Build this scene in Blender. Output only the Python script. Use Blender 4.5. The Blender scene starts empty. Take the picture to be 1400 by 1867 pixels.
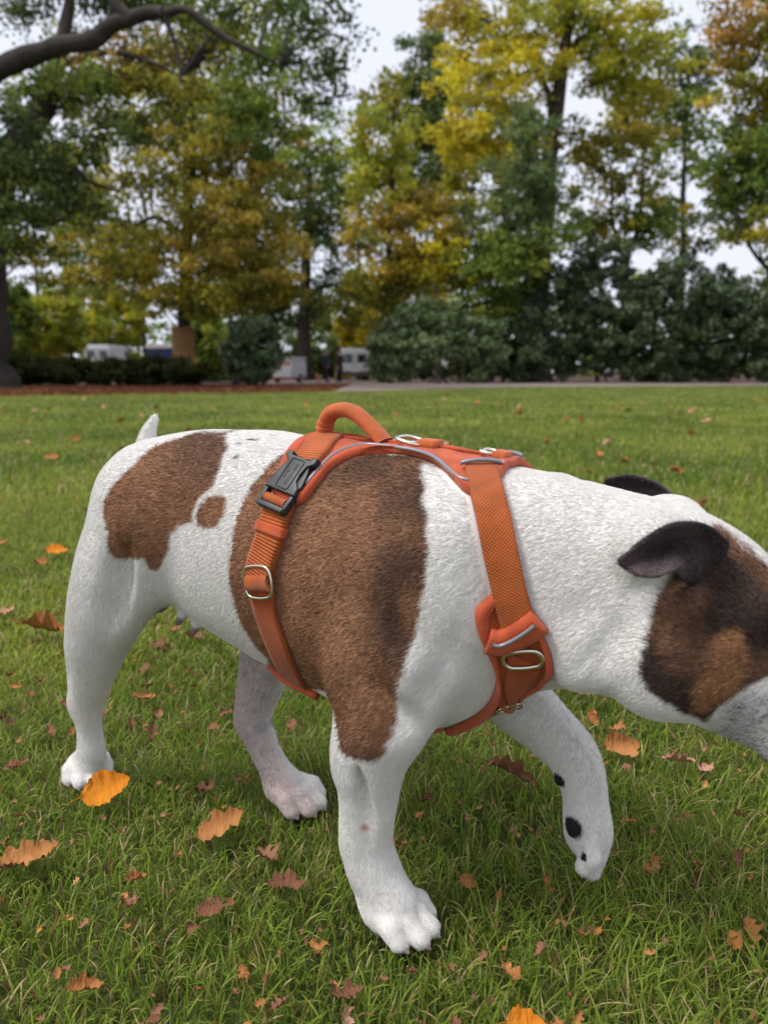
import bpy, bmesh, math, random
import numpy as np
from mathutils import Vector, Matrix

# ------------------------------------------------------------------ camera, sky, sun, exposure
scene = bpy.context.scene
col = scene.collection
cam_data = bpy.data.cameras.new("camera")
cam = bpy.data.objects.new("camera", cam_data)
col.objects.link(cam)
cam.location = (0.0, 0.0, 0.545)
cam.rotation_euler = (math.radians(90 - 10.75), 0.0, 0.0)
cam_data.sensor_fit = 'VERTICAL'
cam_data.sensor_height = 36.0
cam_data.sensor_width = 36.0
cam_data.lens = 26.0
cam_data.clip_start = 0.02
cam_data.clip_end = 2000.0
cam_data.dof.use_dof = True
cam_data.dof.focus_distance = 0.76
cam_data.dof.aperture_fstop = 5.6
scene.camera = cam

SUN_EL, SUN_AZ = math.radians(58), math.radians(250)
world = bpy.data.worlds.new("World")
scene.world = world
world.use_nodes = True
wn = world.node_tree
wn.nodes.clear()
w_out = wn.nodes.new("ShaderNodeOutputWorld")
w_bg = wn.nodes.new("ShaderNodeBackground")
w_sky = wn.nodes.new("ShaderNodeTexSky")
w_sky.sky_type = 'NISHITA'
w_sky.sun_disc = False
w_sky.sun_elevation = SUN_EL
w_sky.sun_rotation = SUN_AZ
w_sky.air_density = 1.0
w_sky.dust_density = 6.0
w_mix = wn.nodes.new("ShaderNodeMixRGB")          # an even cloud deck over the sky
w_mix.inputs[0].default_value = 0.90
w_mix.inputs[2].default_value = (5.5, 5.7, 6.5, 1.0)
wn.links.new(w_sky.outputs[0], w_mix.inputs[1])
wn.links.new(w_mix.outputs[0], w_bg.inputs[0])
w_bg.inputs[1].default_value = 0.1
wn.links.new(w_bg.outputs[0], w_out.inputs[0])

sun_data = bpy.data.lights.new("sun", 'SUN')
sun_data.energy = 1.5
sun_data.angle = math.radians(14)
sun_data.color = (1.0, 0.96, 0.9)
sun = bpy.data.objects.new("sun", sun_data)
col.objects.link(sun)
sun.rotation_euler = (math.radians(10), math.radians(-30), 0.0)

scene.view_settings.view_transform = 'Standard'
scene.view_settings.look = 'None'
scene.view_settings.gamma = 1.0
scene.view_settings.exposure = 0.80
scene.view_settings.use_curve_mapping = False
scene.render.engine = 'CYCLES'
scene.cycles.use_denoising = True
scene.cycles.max_bounces = 6
scene.cycles.diffuse_bounces = 3
scene.cycles.glossy_bounces = 2
scene.cycles.transmission_bounces = 4
scene.cycles.transparent_max_bounces = 8

# ------------------------------------------------------------------ helpers
rng = np.random.default_rng(7)
random.seed(7)

def smooth(a, b, x):
    t = np.clip((x - a) / (b - a), 0, 1)
    return t * t * (3 - 2 * t)

def hash_noise(p, scale, seed=0):
    """value noise on an (n,3) array, result in -1..1"""
    q = p * scale
    i = np.floor(q).astype(np.int64)
    f = q - i
    f = f * f * (3 - 2 * f)
    def h(ix, iy, iz):
        n = (ix * 374761393 + iy * 668265263 + iz * 2147483647 + seed * 1274126177) & 0xFFFFFFFF
        n = ((n ^ (n >> 13)) * 1274126177) & 0xFFFFFFFF
        n = n ^ (n >> 16)
        return (n & 0xFFFF) / 32767.5 - 1.0
    r = 0
    for dx in (0, 1):
        wx = f[:, 0] if dx else 1 - f[:, 0]
        for dy in (0, 1):
            wy = f[:, 1] if dy else 1 - f[:, 1]
            for dz in (0, 1):
                wz = f[:, 2] if dz else 1 - f[:, 2]
                r = r + wx * wy * wz * h(i[:, 0] + dx, i[:, 1] + dy, i[:, 2] + dz)
    return r

def mesh_from(name, verts, faces_or_loops, mat=None, smooth_shade=True):
    """faces_or_loops: (n,3) or (n,4) int array, or a list of tuples"""
    me = bpy.data.meshes.new(name)
    if isinstance(faces_or_loops, np.ndarray):
        v = np.asarray(verts, dtype=np.float32)
        fa = faces_or_loops.astype(np.int32)
        me.vertices.add(len(v)); me.vertices.foreach_set("co", v.ravel())
        k = fa.shape[1]
        me.loops.add(fa.size); me.loops.foreach_set("vertex_index", fa.ravel())
        me.polygons.add(len(fa))
        me.polygons.foreach_set("loop_start", np.arange(0, fa.size, k, dtype=np.int32))
        me.update(calc_edges=True)
    else:
        me.from_pydata([tuple(p) for p in verts], [], [tuple(f) for f in faces_or_loops])
        me.update()
    if smooth_shade:
        me.polygons.foreach_set("use_smooth", np.ones(len(me.polygons), dtype=bool))
    if mat is not None:
        me.materials.append(mat)
    return me

def link(name, data, parent=None, label=None, category=None, group=None, kind=None, loc=None):
    o = bpy.data.objects.new(name, data)
    col.objects.link(o)
    if parent is not None:
        o.parent = parent
    if loc is not None:
        o.location = loc
    if label: o["label"] = label
    if category: o["category"] = category
    if group: o["group"] = group
    if kind: o["kind"] = kind
    return o

def mat_new(name, color=(0.5, 0.5, 0.5), rough=0.6, metal=0.0, spec=0.5):
    m = bpy.data.materials.new(name)
    m.use_nodes = True
    b = m.node_tree.nodes["Principled BSDF"]
    b.inputs["Base Color"].default_value = (*color, 1.0)
    b.inputs["Roughness"].default_value = rough
    b.inputs["Metallic"].default_value = metal
    b.inputs["Specular IOR Level"].default_value = spec
    return m

def nd(m, kind, **kw):
    n = m.node_tree.nodes.new(kind)
    for k, v in kw.items():
        setattr(n, k, v)
    return n

def lk(m, a, b):
    m.node_tree.links.new(a, b)

def bsdf(m):
    return m.node_tree.nodes["Principled BSDF"]

def noise_color(m, stops, scale=5.0, detail=4.0, rough=0.6, coord='Object', bump=0.0, bump_scale=None, bump_dist=0.01):
    tc = nd(m, "ShaderNodeTexCoord")
    nz = nd(m, "ShaderNodeTexNoise")
    nz.inputs["Scale"].default_value = scale
    nz.inputs["Detail"].default_value = detail
    nz.inputs["Roughness"].default_value = rough
    lk(m, tc.outputs[coord], nz.inputs["Vector"])
    cr = nd(m, "ShaderNodeValToRGB")
    el = cr.color_ramp.elements
    while len(el) < len(stops):
        el.new(0.5)
    for e, (p, c) in zip(el, stops):
        e.position = p
        e.color = (*c, 1.0)
    lk(m, nz.outputs["Fac"], cr.inputs[0])
    lk(m, cr.outputs[0], bsdf(m).inputs["Base Color"])
    if bump:
        n2 = nd(m, "ShaderNodeTexNoise")
        n2.inputs["Scale"].default_value = bump_scale or scale * 4
        n2.inputs["Detail"].default_value = 4
        lk(m, tc.outputs[coord], n2.inputs["Vector"])
        bp = nd(m, "ShaderNodeBump")
        bp.inputs["Strength"].default_value = bump
        bp.inputs["Distance"].default_value = bump_dist
        lk(m, n2.outputs["Fac"], bp.inputs["Height"])
        lk(m, bp.outputs[0], bsdf(m).inputs["Normal"])
    return m

def add_attr(me, name, arr, kind='FLOAT_COLOR', domain='POINT'):
    a = me.attributes.new(name, kind, domain)
    arr = np.asarray(arr, dtype=np.float32)
    a.data.foreach_set("color" if kind == 'FLOAT_COLOR' else "value", arr.ravel())

# ------------------------------------------------------------------ the dog (local frame: +x heading, +y its left, z up)
DOG_LOC = (-0.115, 0.801, 0.0)
DOG_ROT = -math.radians(30)

def spline(xs, ys, q):
    """monotone-ish cubic (Catmull-Rom on uneven knots)"""
    xs = np.asarray(xs, float); ys = np.asarray(ys, float)
    m = np.gradient(ys, xs)
    q = np.clip(q, xs[0], xs[-1])
    i = np.clip(np.searchsorted(xs, q) - 1, 0, len(xs) - 2)
    h = xs[i + 1] - xs[i]; t = (q - xs[i]) / h
    return ((2*t**3 - 3*t**2 + 1) * ys[i] + (t**3 - 2*t**2 + t) * h * m[i]
            + (-2*t**3 + 3*t**2) * ys[i + 1] + (t**3 - t**2) * h * m[i + 1])

class Field:
    def __init__(self, lo, hi, h):
        self.lo = np.array(lo, float); self.h = h
        n = np.ceil((np.array(hi) - self.lo) / h).astype(int) + 1
        self.ax = [self.lo[i] + h * np.arange(n[i]) for i in range(3)]
        self.f = np.full(n, 1.0, dtype=np.float32)
    def box(self, lo, hi):
        s = []
        for i in range(3):
            a = int(max(0, math.floor((lo[i] - self.lo[i]) / self.h)))
            b = int(min(self.f.shape[i], math.ceil((hi[i] - self.lo[i]) / self.h) + 1))
            s.append(slice(a, max(a, b)))
        return tuple(s), np.meshgrid(*[self.ax[i][s[i]] for i in range(3)], indexing='ij', sparse=True)
    def blend(self, s, d, k, sub=False):
        a = self.f[s]
        d = d.astype(np.float32)
        if sub:                       # smooth subtraction
            a2, d2 = -a, d
            hh = np.clip(0.5 + 0.5 * (d2 - a2) / k, 0, 1)
            self.f[s] = -(d2 * (1 - hh) + a2 * hh - k * hh * (1 - hh))
            return
        hh = np.clip(0.5 + 0.5 * (d - a) / k, 0, 1)
        self.f[s] = d * (1 - hh) + a * hh - k * hh * (1 - hh)
    def cone(self, a, b, ra, rb, k=0.015, flat=1.0):
        """round cone from a to b; flat < 1 squeezes it across the body (y)"""
        a = np.array(a, float); b = np.array(b, float)
        m = max(ra, rb) / min(flat, 1.0) + k + 0.03
        s, (X, Y, Z) = self.box(np.minimum(a, b) - m, np.maximum(a, b) + m)
        d = b - a; L2 = float(d @ d) + 1e-9
        t = np.clip(((X - a[0]) * d[0] + (Y - a[1]) * d[1] + (Z - a[2]) * d[2]) / L2, 0, 1)
        px = X - (a[0] + t * d[0]); py = (Y - (a[1] + t * d[1])) / flat; pz = Z - (a[2] + t * d[2])
        r = ra + (rb - ra) * t
        self.blend(s, (np.sqrt(px**2 + py**2 + pz**2) - r), k)
    def chain(self, pts, k=0.015, flat=1.0, sub=7):
        """a tapering limb along a smooth curve through the given joints, blended in once"""
        P = np.array([p for p, _ in pts], float); R = np.array([r for _, r in pts], float)
        t = np.concatenate([[0], np.cumsum(np.linalg.norm(np.diff(P, axis=0), axis=1))])
        q = np.linspace(0, t[-1], sub * (len(pts) - 1) + 1)
        if len(pts) > 2:
            Q = np.stack([spline(t, P[:, i], q) for i in range(3)], 1); S = spline(t, R, q)
        else:
            Q = np.stack([np.interp(q, t, P[:, i]) for i in range(3)], 1); S = np.interp(q, t, R)
        m = R.max() / min(flat, 1.0) + k + 0.03
        s, (X, Y, Z) = self.box(Q.min(0) - m, Q.max(0) + m)
        best = np.full((X.shape[0], Y.shape[1], Z.shape[2]), 1.0, dtype=np.float32)
        X, Y, Z = (A.astype(np.float32) for A in (X, Y, Z))
        for a, b, ra, rb in zip(Q[:-1], Q[1:], S[:-1], S[1:]):
            d = b - a; L2 = float(d @ d) + 1e-9
            mm = max(ra, rb) + k + 0.012
            ix = np.flatnonzero((X.ravel() > min(a[0], b[0]) - mm) & (X.ravel() < max(a[0], b[0]) + mm))
            iy = np.flatnonzero((Y.ravel() > min(a[1], b[1]) - mm) & (Y.ravel() < max(a[1], b[1]) + mm))
            iz = np.flatnonzero((Z.ravel() > min(a[2], b[2]) - mm) & (Z.ravel() < max(a[2], b[2]) + mm))
            if not (len(ix) and len(iy) and len(iz)):
                continue
            q = (slice(ix[0], ix[-1] + 1), slice(iy[0], iy[-1] + 1), slice(iz[0], iz[-1] + 1))
            x, y, z = X[q[0]], Y[:, q[1]], Z[:, :, q[2]]
            u = np.clip(((x - a[0]) * d[0] + (y - a[1]) * d[1] + (z - a[2]) * d[2]) / L2, 0, 1).astype(np.float32)
            e = np.sqrt((x - (a[0] + u * d[0]))**2 + ((y - (a[1] + u * d[1])) / flat)**2 + (z - (a[2] + u * d[2]))**2) - (ra + (rb - ra) * u)
            best[q] = np.minimum(best[q], e.astype(np.float32))
        self.blend(s, best, k)
    def ell(self, c, r, k=0.015, rot=(0, 0, 0), sub=False):
        c = np.array(c, float); r = np.array(r, float)
        R = np.array(Matrix.Rotation(rot[2], 3, 'Z') @ Matrix.Rotation(rot[1], 3, 'Y') @ Matrix.Rotation(rot[0], 3, 'X'))
        m = r.max() + k + 0.03
        s, (X, Y, Z) = self.box(c - m, c + m)
        x, y, z = X - c[0], Y - c[1], Z - c[2]
        u = [(R[0, i] * x + R[1, i] * y + R[2, i] * z) / r[i] for i in range(3)]
        k0 = np.sqrt(u[0]**2 + u[1]**2 + u[2]**2)
        k1 = np.sqrt((u[0]/r[0])**2 + (u[1]/r[1])**2 + (u[2]/r[2])**2) + 1e-9
        self.blend(s, k0 * (k0 - 1) / k1, k, sub)
    def sample(self, p):
        q = (np.asarray(p, float) - self.lo) / self.h
        n = np.array(self.f.shape)
        q = np.clip(q, 0, n - 1.001)
        i = q.astype(int); t = q - i
        r = 0
        for dx in (0, 1):
            for dy in (0, 1):
                for dz in (0, 1):
                    w = (t[:, 0] if dx else 1-t[:, 0]) * (t[:, 1] if dy else 1-t[:, 1]) * (t[:, 2] if dz else 1-t[:, 2])
                    r = r + w * self.f[i[:, 0]+dx, i[:, 1]+dy, i[:, 2]+dz]
        return r
    def grad(self, p, e=0.004):
        g = np.stack([self.sample(p + np.eye(3)[i] * e) - self.sample(p - np.eye(3)[i] * e) for i in range(3)], 1) / (2 * e)
        return g
    def project(self, p, off=0.0, it=8):
        p = np.array(p, float)
        for _ in range(it):
            g = self.grad(p)
            p = p - (self.sample(p) / np.maximum((g * g).sum(1), 0.15))[:, None] * g
        n = self.grad(p, 0.006)
        n /= np.linalg.norm(n, axis=1)[:, None] + 1e-9
        off = np.asarray(off, float).reshape(-1, 1)
        return p + n * off, n
    def polygonise(self):
        f = self.f; h = self.h
        sg = f < 0
        c = [sg[dx:f.shape[0]-1+dx, dy:f.shape[1]-1+dy, dz:f.shape[2]-1+dz] for dx in (0, 1) for dy in (0, 1) for dz in (0, 1)]
        cnt = sum(x.astype(np.int8) for x in c)
        act = (cnt > 0) & (cnt < 8)
        I = np.argwhere(act)
        idx = np.full(act.shape, -1, dtype=np.int64); idx[act] = np.arange(len(I))
        corners = [(dx, dy, dz) for dx in (0, 1) for dy in (0, 1) for dz in (0, 1)]
        V = {k: f[I[:, 0]+k[0], I[:, 1]+k[1], I[:, 2]+k[2]] for k in corners}
        acc = np.zeros((len(I), 3)); n = np.zeros(len(I))
        for a in corners:
            for ax in range(3):
                if a[ax] == 0:
                    b = list(a); b[ax] = 1; b = tuple(b)
                    va, vb = V[a], V[b]
                    cr = (va < 0) != (vb < 0)
                    t = np.where(cr, va / np.where(cr, va - vb, 1), 0)
                    p = np.tile(np.array(a, float), (len(I), 1)); p[:, ax] += t
                    acc[cr] += p[cr]; n += cr
        verts = self.lo + h * (I + acc / n[:, None])
        quads = []
        for ax in range(3):
            u, v = (ax + 1) % 3, (ax + 2) % 3
            sl0 = [slice(None)] * 3; sl1 = [slice(None)] * 3
            sl0[ax] = slice(0, -1); sl1[ax] = slice(1, None)
            a, b = sg[tuple(sl0)], sg[tuple(sl1)]
            E = np.argwhere(a != b)
            ok = (E[:, u] > 0) & (E[:, v] > 0) & (E[:, u] < act.shape[u]) & (E[:, v] < act.shape[v]) & (E[:, ax] < act.shape[ax])
            E = E[ok]
            flip = ~a[E[:, 0], E[:, 1], E[:, 2]]
            def at(du, dv):
                q = E.copy(); q[:, u] -= du; q[:, v] -= dv
                return idx[q[:, 0], q[:, 1], q[:, 2]]
            Q = np.stack([at(1, 1), at(0, 1), at(0, 0), at(1, 0)], 1)
            Q[flip] = Q[flip][:, ::-1]
            quads.append(Q)
        Q = np.concatenate(quads)
        return verts, Q[(Q >= 0).all(1)]

DF = Field((-0.42, -0.175, -0.012), (0.66, 0.175, 0.54), 0.0026)

# trunk, neck and head in one loft: station x, top z, bottom z, half width
LOFT = np.array([
    (-0.226, 0.412, 0.372, 0.004), (-0.222, 0.427, 0.352, 0.022), (-0.209, 0.444, 0.330, 0.040),
    (-0.190, 0.458, 0.312, 0.053), (-0.165, 0.468, 0.290, 0.064), (-0.125, 0.476, 0.268, 0.075),
    (-0.070, 0.480, 0.245, 0.084), (0.000, 0.479, 0.226, 0.095), (0.060, 0.474, 0.210, 0.103),
    (0.120, 0.471, 0.198, 0.107), (0.180, 0.469, 0.192, 0.104), (0.230, 0.465, 0.206, 0.096),
    (0.270, 0.460, 0.232, 0.086), (0.305, 0.456, 0.256, 0.076), (0.340, 0.450, 0.266, 0.068),
    (0.375, 0.443, 0.264, 0.063), (0.405, 0.438, 0.260, 0.063), (0.435, 0.430, 0.257, 0.066),
    (0.460, 0.417, 0.252, 0.064), (0.485, 0.396, 0.246, 0.058), (0.510, 0.369, 0.241, 0.049),
    (0.540, 0.349, 0.240, 0.043), (0.570, 0.335, 0.243, 0.040), (0.593, 0.322, 0.252, 0.032),
    (0.605, 0.310, 0.266, 0.018), (0.609, 0.300, 0.278, 0.004)])

def loft_field():
    X = DF.ax[0]
    zt = spline(LOFT[:, 0], LOFT[:, 1], X); zb = spline(LOFT[:, 0], LOFT[:, 2], X)
    w = np.maximum(spline(LOFT[:, 0], LOFT[:, 3], X), 0.003)
    hh = np.maximum((zt - zb) / 2, 0.003); zc = (zt + zb) / 2
    # narrower keel below, fuller above the middle in the chest
    Y = DF.ax[1][None, :, None]; Z = DF.ax[2][None, None, :]
    zz = (Z - zc[:, None, None]) / hh[:, None, None]
    ww = w[:, None, None] * (1.0 - 0.10 * smooth(0.0, 1.0, -zz) * smooth(-0.1, 0.1, X)[:, None, None])
    yy = np.abs(Y) / ww
    n = 2.25
    rho = (yy**n + np.abs(zz)**n)**(1 / n)
    d = (rho - 1) * np.minimum(w, hh)[:, None, None]
    end = np.maximum(np.maximum(LOFT[0, 0] - X, X - LOFT[-1, 0]), 0)[:, None, None]
    DF.f = (d + end * 2).astype(np.float32)
loft_field()

# rump and haunches
DF.ell((-0.145, -0.047, 0.393), (0.068, 0.042, 0.066), 0.03, (0, 0.5, 0))
DF.ell((-0.145, 0.047, 0.393), (0.068, 0.042, 0.066), 0.03, (0, 0.5, 0))
# right hind leg, stretched back
DF.chain([((-0.145, -0.052, 0.385), 0.066), ((-0.190, -0.064, 0.305), 0.058), ((-0.228, -0.064, 0.240), 0.0460), ((-0.259, -0.058, 0.180), 0.0345),
          ((-0.282, -0.051, 0.125), 0.0230), ((-0.289, -0.046, 0.085), 0.0185), ((-0.294, -0.042, 0.048), 0.0205), ((-0.300, -0.040, 0.028), 0.0225)], 0.030, 0.78)
DF.ell((-0.284, -0.082, 0.160), (0.006, 0.008, 0.035), 0.014, (0, 0.40, 0), sub=True)  # hollow before the tendon
DF.ell((-0.299, -0.051, 0.118), (0.011, 0.012, 0.022), 0.010)           # point of the hock
DF.ell((-0.165, -0.078, 0.325), (0.030, 0.016, 0.052), 0.022, (0, 0.45, 0))    # thigh muscle in front
# left hind leg, stepping forward under the belly
DF.chain([((-0.120, 0.056, 0.360), 0.062), ((-0.062, 0.062, 0.280), 0.052), ((-0.064, 0.060, 0.225), 0.041), ((-0.077, 0.054, 0.165), 0.0325),
          ((-0.088, 0.048, 0.110), 0.0245), ((-0.070, 0.047, 0.066), 0.0205), ((-0.045, 0.048, 0.030), 0.021)], 0.026, 0.82)
DF.ell((-0.104, 0.048, 0.100), (0.012, 0.013, 0.020), 0.012)
# right foreleg: shoulder, upper arm, elbow, forearm, carpus
DF.ell((0.215, -0.066, 0.340), (0.046, 0.036, 0.095), 0.040, (0.12, 0.30, 0))
DF.ell((0.157, -0.078, 0.286), (0.043, 0.037, 0.078), 0.009, (0.05, 0.12, 0))
DF.chain([((0.212, -0.074, 0.290), 0.045), ((0.182, -0.080, 0.228), 0.042), ((0.166, -0.081, 0.185), 0.0355), ((0.160, -0.078, 0.130), 0.0290),
          ((0.156, -0.075, 0.085), 0.0262), ((0.163, -0.073, 0.058), 0.0268), ((0.182, -0.072, 0.030), 0.0250)], 0.016, 0.92)
DF.ell((0.147, -0.082, 0.206), (0.019, 0.020, 0.026), 0.012)
DF.ell((0.170, -0.104, 0.150), (0.005, 0.009, 0.045), 0.016, (0, -0.08, 0), sub=True)   # groove down the forearm
DF.ell((0.150, -0.100, 0.190), (0.016, 0.010, 0.030), 0.012, (0, 0.1, 0))
DF.ell((0.140, -0.076, 0.083), (0.008, 0.010, 0.012), 0.010)            # pad behind the carpus
# left foreleg, lifted and bent at the carpus
DF.ell((0.225, 0.068, 0.315), (0.050, 0.040, 0.085), 0.03, (0, 0.2, 0))
DF.chain([((0.215, 0.072, 0.262), 0.044), ((0.245, 0.072, 0.212), 0.038), ((0.285, 0.072, 0.180), 0.0300), ((0.317, 0.071, 0.155), 0.0260),
          ((0.331, 0.070, 0.120), 0.0225), ((0.335, 0.069, 0.075), 0.0215)], 0.014, 0.92)
DF.ell((0.309, 0.071, 0.137), (0.008, 0.010, 0.012), 0.008)             # carpal pad lump
# tail
DF.chain([((-0.196, 0.0, 0.425), 0.022), ((-0.204, 0.003, 0.448), 0.0140), ((-0.205, 0.006, 0.467), 0.0092), ((-0.194, 0.010, 0.491), 0.0028)], 0.012)
# head: cheeks, brow, skull furrow, lips
for s in (-1, 1):
    DF.ell((0.418, s * 0.046, 0.325), (0.048, 0.030, 0.055), 0.022, (0, 0.5, 0))
    DF.ell((0.492, s * 0.036, 0.374), (0.020, 0.018, 0.016), 0.014, (0, 0.6, 0))
    DF.ell((0.530, s * 0.032, 0.266), (0.044, 0.016, 0.030), 0.014, (0, 0.1, 0))
    DF.ell((0.400, s * 0.048, 0.412), (0.028, 0.024, 0.026), 0.02)       # ear base
DF.ell((0.606, 0.0, 0.315), (0.014, 0.020, 0.014), 0.008)              # nose
# skin folds: throat, neck behind the jaw, flank, armpit
DF.ell((0.345, -0.085, 0.300), (0.060, 0.012, 0.010), 0.020, (0, -0.75, 0), sub=True)
DF.ell((0.244, -0.122, 0.285), (0.010, 0.020, 0.055), 0.022, (0, 0.5, 0), sub=True)
DF.ell((-0.158, -0.108, 0.300), (0.010, 0.018, 0.045), 0.024, (0, 0.25, 0), sub=True)

DF.ell((0.4298, -0.0780, 0.3936), (0.010, 0.014, 0.012), 0.008, sub=True)     # ear canal
DF.ell((0.4359, -0.0660, 0.3737), (0.011, 0.008, 0.015), 0.008)
for s in (-1, 1):                                                     # eye sockets and the line of the mouth
    DF.ell((0.503, s * 0.056, 0.352), (0.013, 0.010, 0.009), 0.008, (0, 0.5, 0), sub=True)
    DF.ell((0.556, s * 0.050, 0.268), (0.042, 0.008, 0.0025), 0.004, (0, 0.12, 0), sub=True)
# loose skin on the throat
DF.ell((0.3548, -0.0500, 0.3171), (0.028, 0.022, 0.034), 0.018, (0, 0.4, 0))
DF.ell((0.3867, -0.0820, 0.3510), (0.006, 0.014, 0.040), 0.018, (0, 0.55, 0), sub=True)
# teats along the belly
for q in ((-0.142, -0.044, 0.272), (-0.112, -0.046, 0.260), (-0.090, -0.046, 0.252)):
    DF.cone((q[0], q[1] + 0.008, q[2] + 0.016), (q[0] - 0.002, q[1] - 0.001, q[2] - 0.002), 0.0060, 0.0024, 0.010)
# creases: flank, armpit, in front of the shoulder
DF.ell((-0.150, -0.100, 0.310), (0.008, 0.016, 0.050), 0.016, (0, 0.35, 0), sub=True)
DF.ell((0.222, -0.115, 0.240), (0.050, 0.014, 0.010), 0.018, (0, 0.85, 0), sub=True)
CLAWS = []
def paw(c, yaw, pitch=0.0, size=1.0, spread=1.0, k=0.006, lift=0.0):
    """four toes fanned in front of a low pad; c = centre on the ground, yaw about z, pitch nose-down"""
    Rz = Matrix.Rotation(yaw, 3, 'Z') @ Matrix.Rotation(pitch, 3, 'Y')
    c = Vector(c)
    def T(p): return tuple(c + Rz @ (Vector(p) * size))
    e = (0, pitch, yaw)
    DF.ell(T((-0.016, 0, 0.021)), np.array((0.028, 0.024, 0.018)) * size, 0.022, e)
    DF.ell(T((-0.008, 0, 0.008)), np.array((0.022, 0.022, 0.010)) * size, 0.010, e)
    for y, x0, x1, r in ((-0.0262, -0.005, 0.015, 0.0104), (-0.0094, 0.002, 0.030, 0.0108), (0.0094, 0.002, 0.030, 0.0108), (0.0262, -0.005, 0.015, 0.0104)):
        y *= spread
        DF.cone(T((x0 - 0.006, y * 0.80, 0.0255)), T((x0 + 0.010, y * 0.95, 0.0225)), 0.0095 * size, 0.0106 * size, k)
        DF.cone(T((x0 + 0.010, y * 0.95, 0.0225)), T((x1, y, 0.0118)), 0.0106 * size, r * size, 0.0042)
        DF.cone(T((x1 + 0.004, y, 0.0125)), T((x1 + 0.0125, y * 1.02, 0.0065)), 0.0044 * size, 0.0022 * size, 0.0025)
        CLAWS.append(T((x1 + 0.0135, y * 1.02, 0.0060)))
PAWS = [((0.193, -0.071, 0.0), -0.10, 0.0, 0.93, 1.0), ((-0.309, -0.038, 0.0), -0.75, 0.0, 0.90, 0.95),
        ((-0.024, 0.050, 0.0), -0.12, 0.0, 0.96, 0.98), ((0.327, 0.069, 0.062), 0.0, 1.25, 0.88, 1.08, 0.003)]
for pw in PAWS:
    paw(*pw)

# bare pads on the lifted paw
for c_, r_ in (((0.3095, 0.0560, 0.1350), (0.0065, 0.0060, 0.0080)), ((0.3270, 0.0505, 0.0900), (0.0085, 0.0080, 0.0125)), ((0.3400, 0.0480, 0.0640), (0.0075, 0.0050, 0.0050))):
    DF.ell(c_, r_, 0.003)
dog_v, dog_f = DF.polygonise()

# ears: thin folded leaves from a grid of control points (root to tip, upper edge to lower edge)
def bez_grid(C, nu, nv):
    C = np.array(C, float)
    def cr(A, n):
        m = len(A); t = np.linspace(0, m - 1, n); i = np.clip(t.astype(int), 0, m - 2); f = (t - i).reshape(-1, *[1] * (A.ndim - 1))
        P = np.concatenate([A[:1] * 2 - A[1:2], A, A[-1:] * 2 - A[-2:-1]])
        p0, p1, p2, p3 = P[i], P[i + 1], P[i + 2], P[i + 3]
        return 0.5 * (2*p1 + (p2 - p0)*f + (2*p0 - 5*p1 + 4*p2 - p3)*f**2 + (3*p1 - p0 - 3*p2 + p3)*f**3)
    A = cr(C, nu)
    return cr(A.transpose(1, 0, 2), nv).transpose(1, 0, 2)

def sheet(G, thick, edge_round=True):
    """closed thin solid from a (nu,nv,3) grid"""
    nu, nv = G.shape[:2]
    du = np.gradient(G, axis=0); dv = np.gradient(G, axis=1)
    N = np.cross(du, dv); N /= np.linalg.norm(N, axis=2, keepdims=True) + 1e-9
    t = np.full((nu, nv, 1), thick / 2)
    if edge_round:
        for sl in ((0, slice(None)), (-1, slice(None)), (slice(None), 0), (slice(None), -1)):
            t[sl] *= 0.35
    V = np.concatenate([(G + N * t).reshape(-1, 3), (G - N * t).reshape(-1, 3)])
    F = []
    n = nu * nv
    for i in range(nu - 1):
        for j in range(nv - 1):
            a = i * nv + j
            F.append((a, a + nv, a + nv + 1, a + 1)); F.append((n + a, n + a + 1, n + a + nv + 1, n + a + nv))
    rim = [(0, j) for j in range(nv)] + [(i, nv - 1) for i in range(1, nu)] + [(nu - 1, j) for j in range(nv - 2, -1, -1)] + [(i, 0) for i in range(nu - 2, 0, -1)]
    rim = [i * nv + j for i, j in rim]
    for a, b in zip(rim, rim[1:] + rim[:1]):
        F.append((a, b, n + b, n + a))
    return V, np.array(F)

EAR_R = [[(0.4549, -0.0460, 0.4203), (0.4523, -0.0400, 0.4082), (0.4472, -0.0380, 0.3921), (0.4423, -0.0460, 0.3782)],
         [(0.4404, -0.0740, 0.4379), (0.4390, -0.0600, 0.4234), (0.4353, -0.0560, 0.4054), (0.4306, -0.0760, 0.3940)],
         [(0.4213, -0.0900, 0.4400), (0.4249, -0.0790, 0.4283), (0.4254, -0.0770, 0.4158), (0.4246, -0.0960, 0.4062)],
         [(0.4045, -0.0920, 0.4286), (0.4074, -0.0840, 0.4192), (0.4117, -0.0830, 0.4104), (0.4134, -0.1000, 0.4016)],
         [(0.3831, -0.0840, 0.4070), (0.3847, -0.0830, 0.4027), (0.3897, -0.0830, 0.3992), (0.3964, -0.0880, 0.3971)]]
EAR_L = [[(0.4058, 0.0500, 0.4249), (0.3993, 0.0560, 0.4259), (0.3900, 0.0620, 0.4241), (0.3800, 0.0660, 0.4199)],
         [(0.4026, 0.0560, 0.4316), (0.3928, 0.0640, 0.4341), (0.3806, 0.0720, 0.4319), (0.3667, 0.0780, 0.4231)],
         [(0.3832, 0.0660, 0.4446), (0.3746, 0.0740, 0.4430), (0.3640, 0.0800, 0.4372), (0.3513, 0.0840, 0.4240)],
         [(0.3569, 0.0740, 0.4499), (0.3510, 0.0800, 0.4435), (0.3429, 0.0840, 0.4350), (0.3363, 0.0860, 0.4245)],
         [(0.3334, 0.0760, 0.4449), (0.3319, 0.0790, 0.4402), (0.3307, 0.0810, 0.4345), (0.3305, 0.0830, 0.4288)]]
n_body = len(dog_v)
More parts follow.
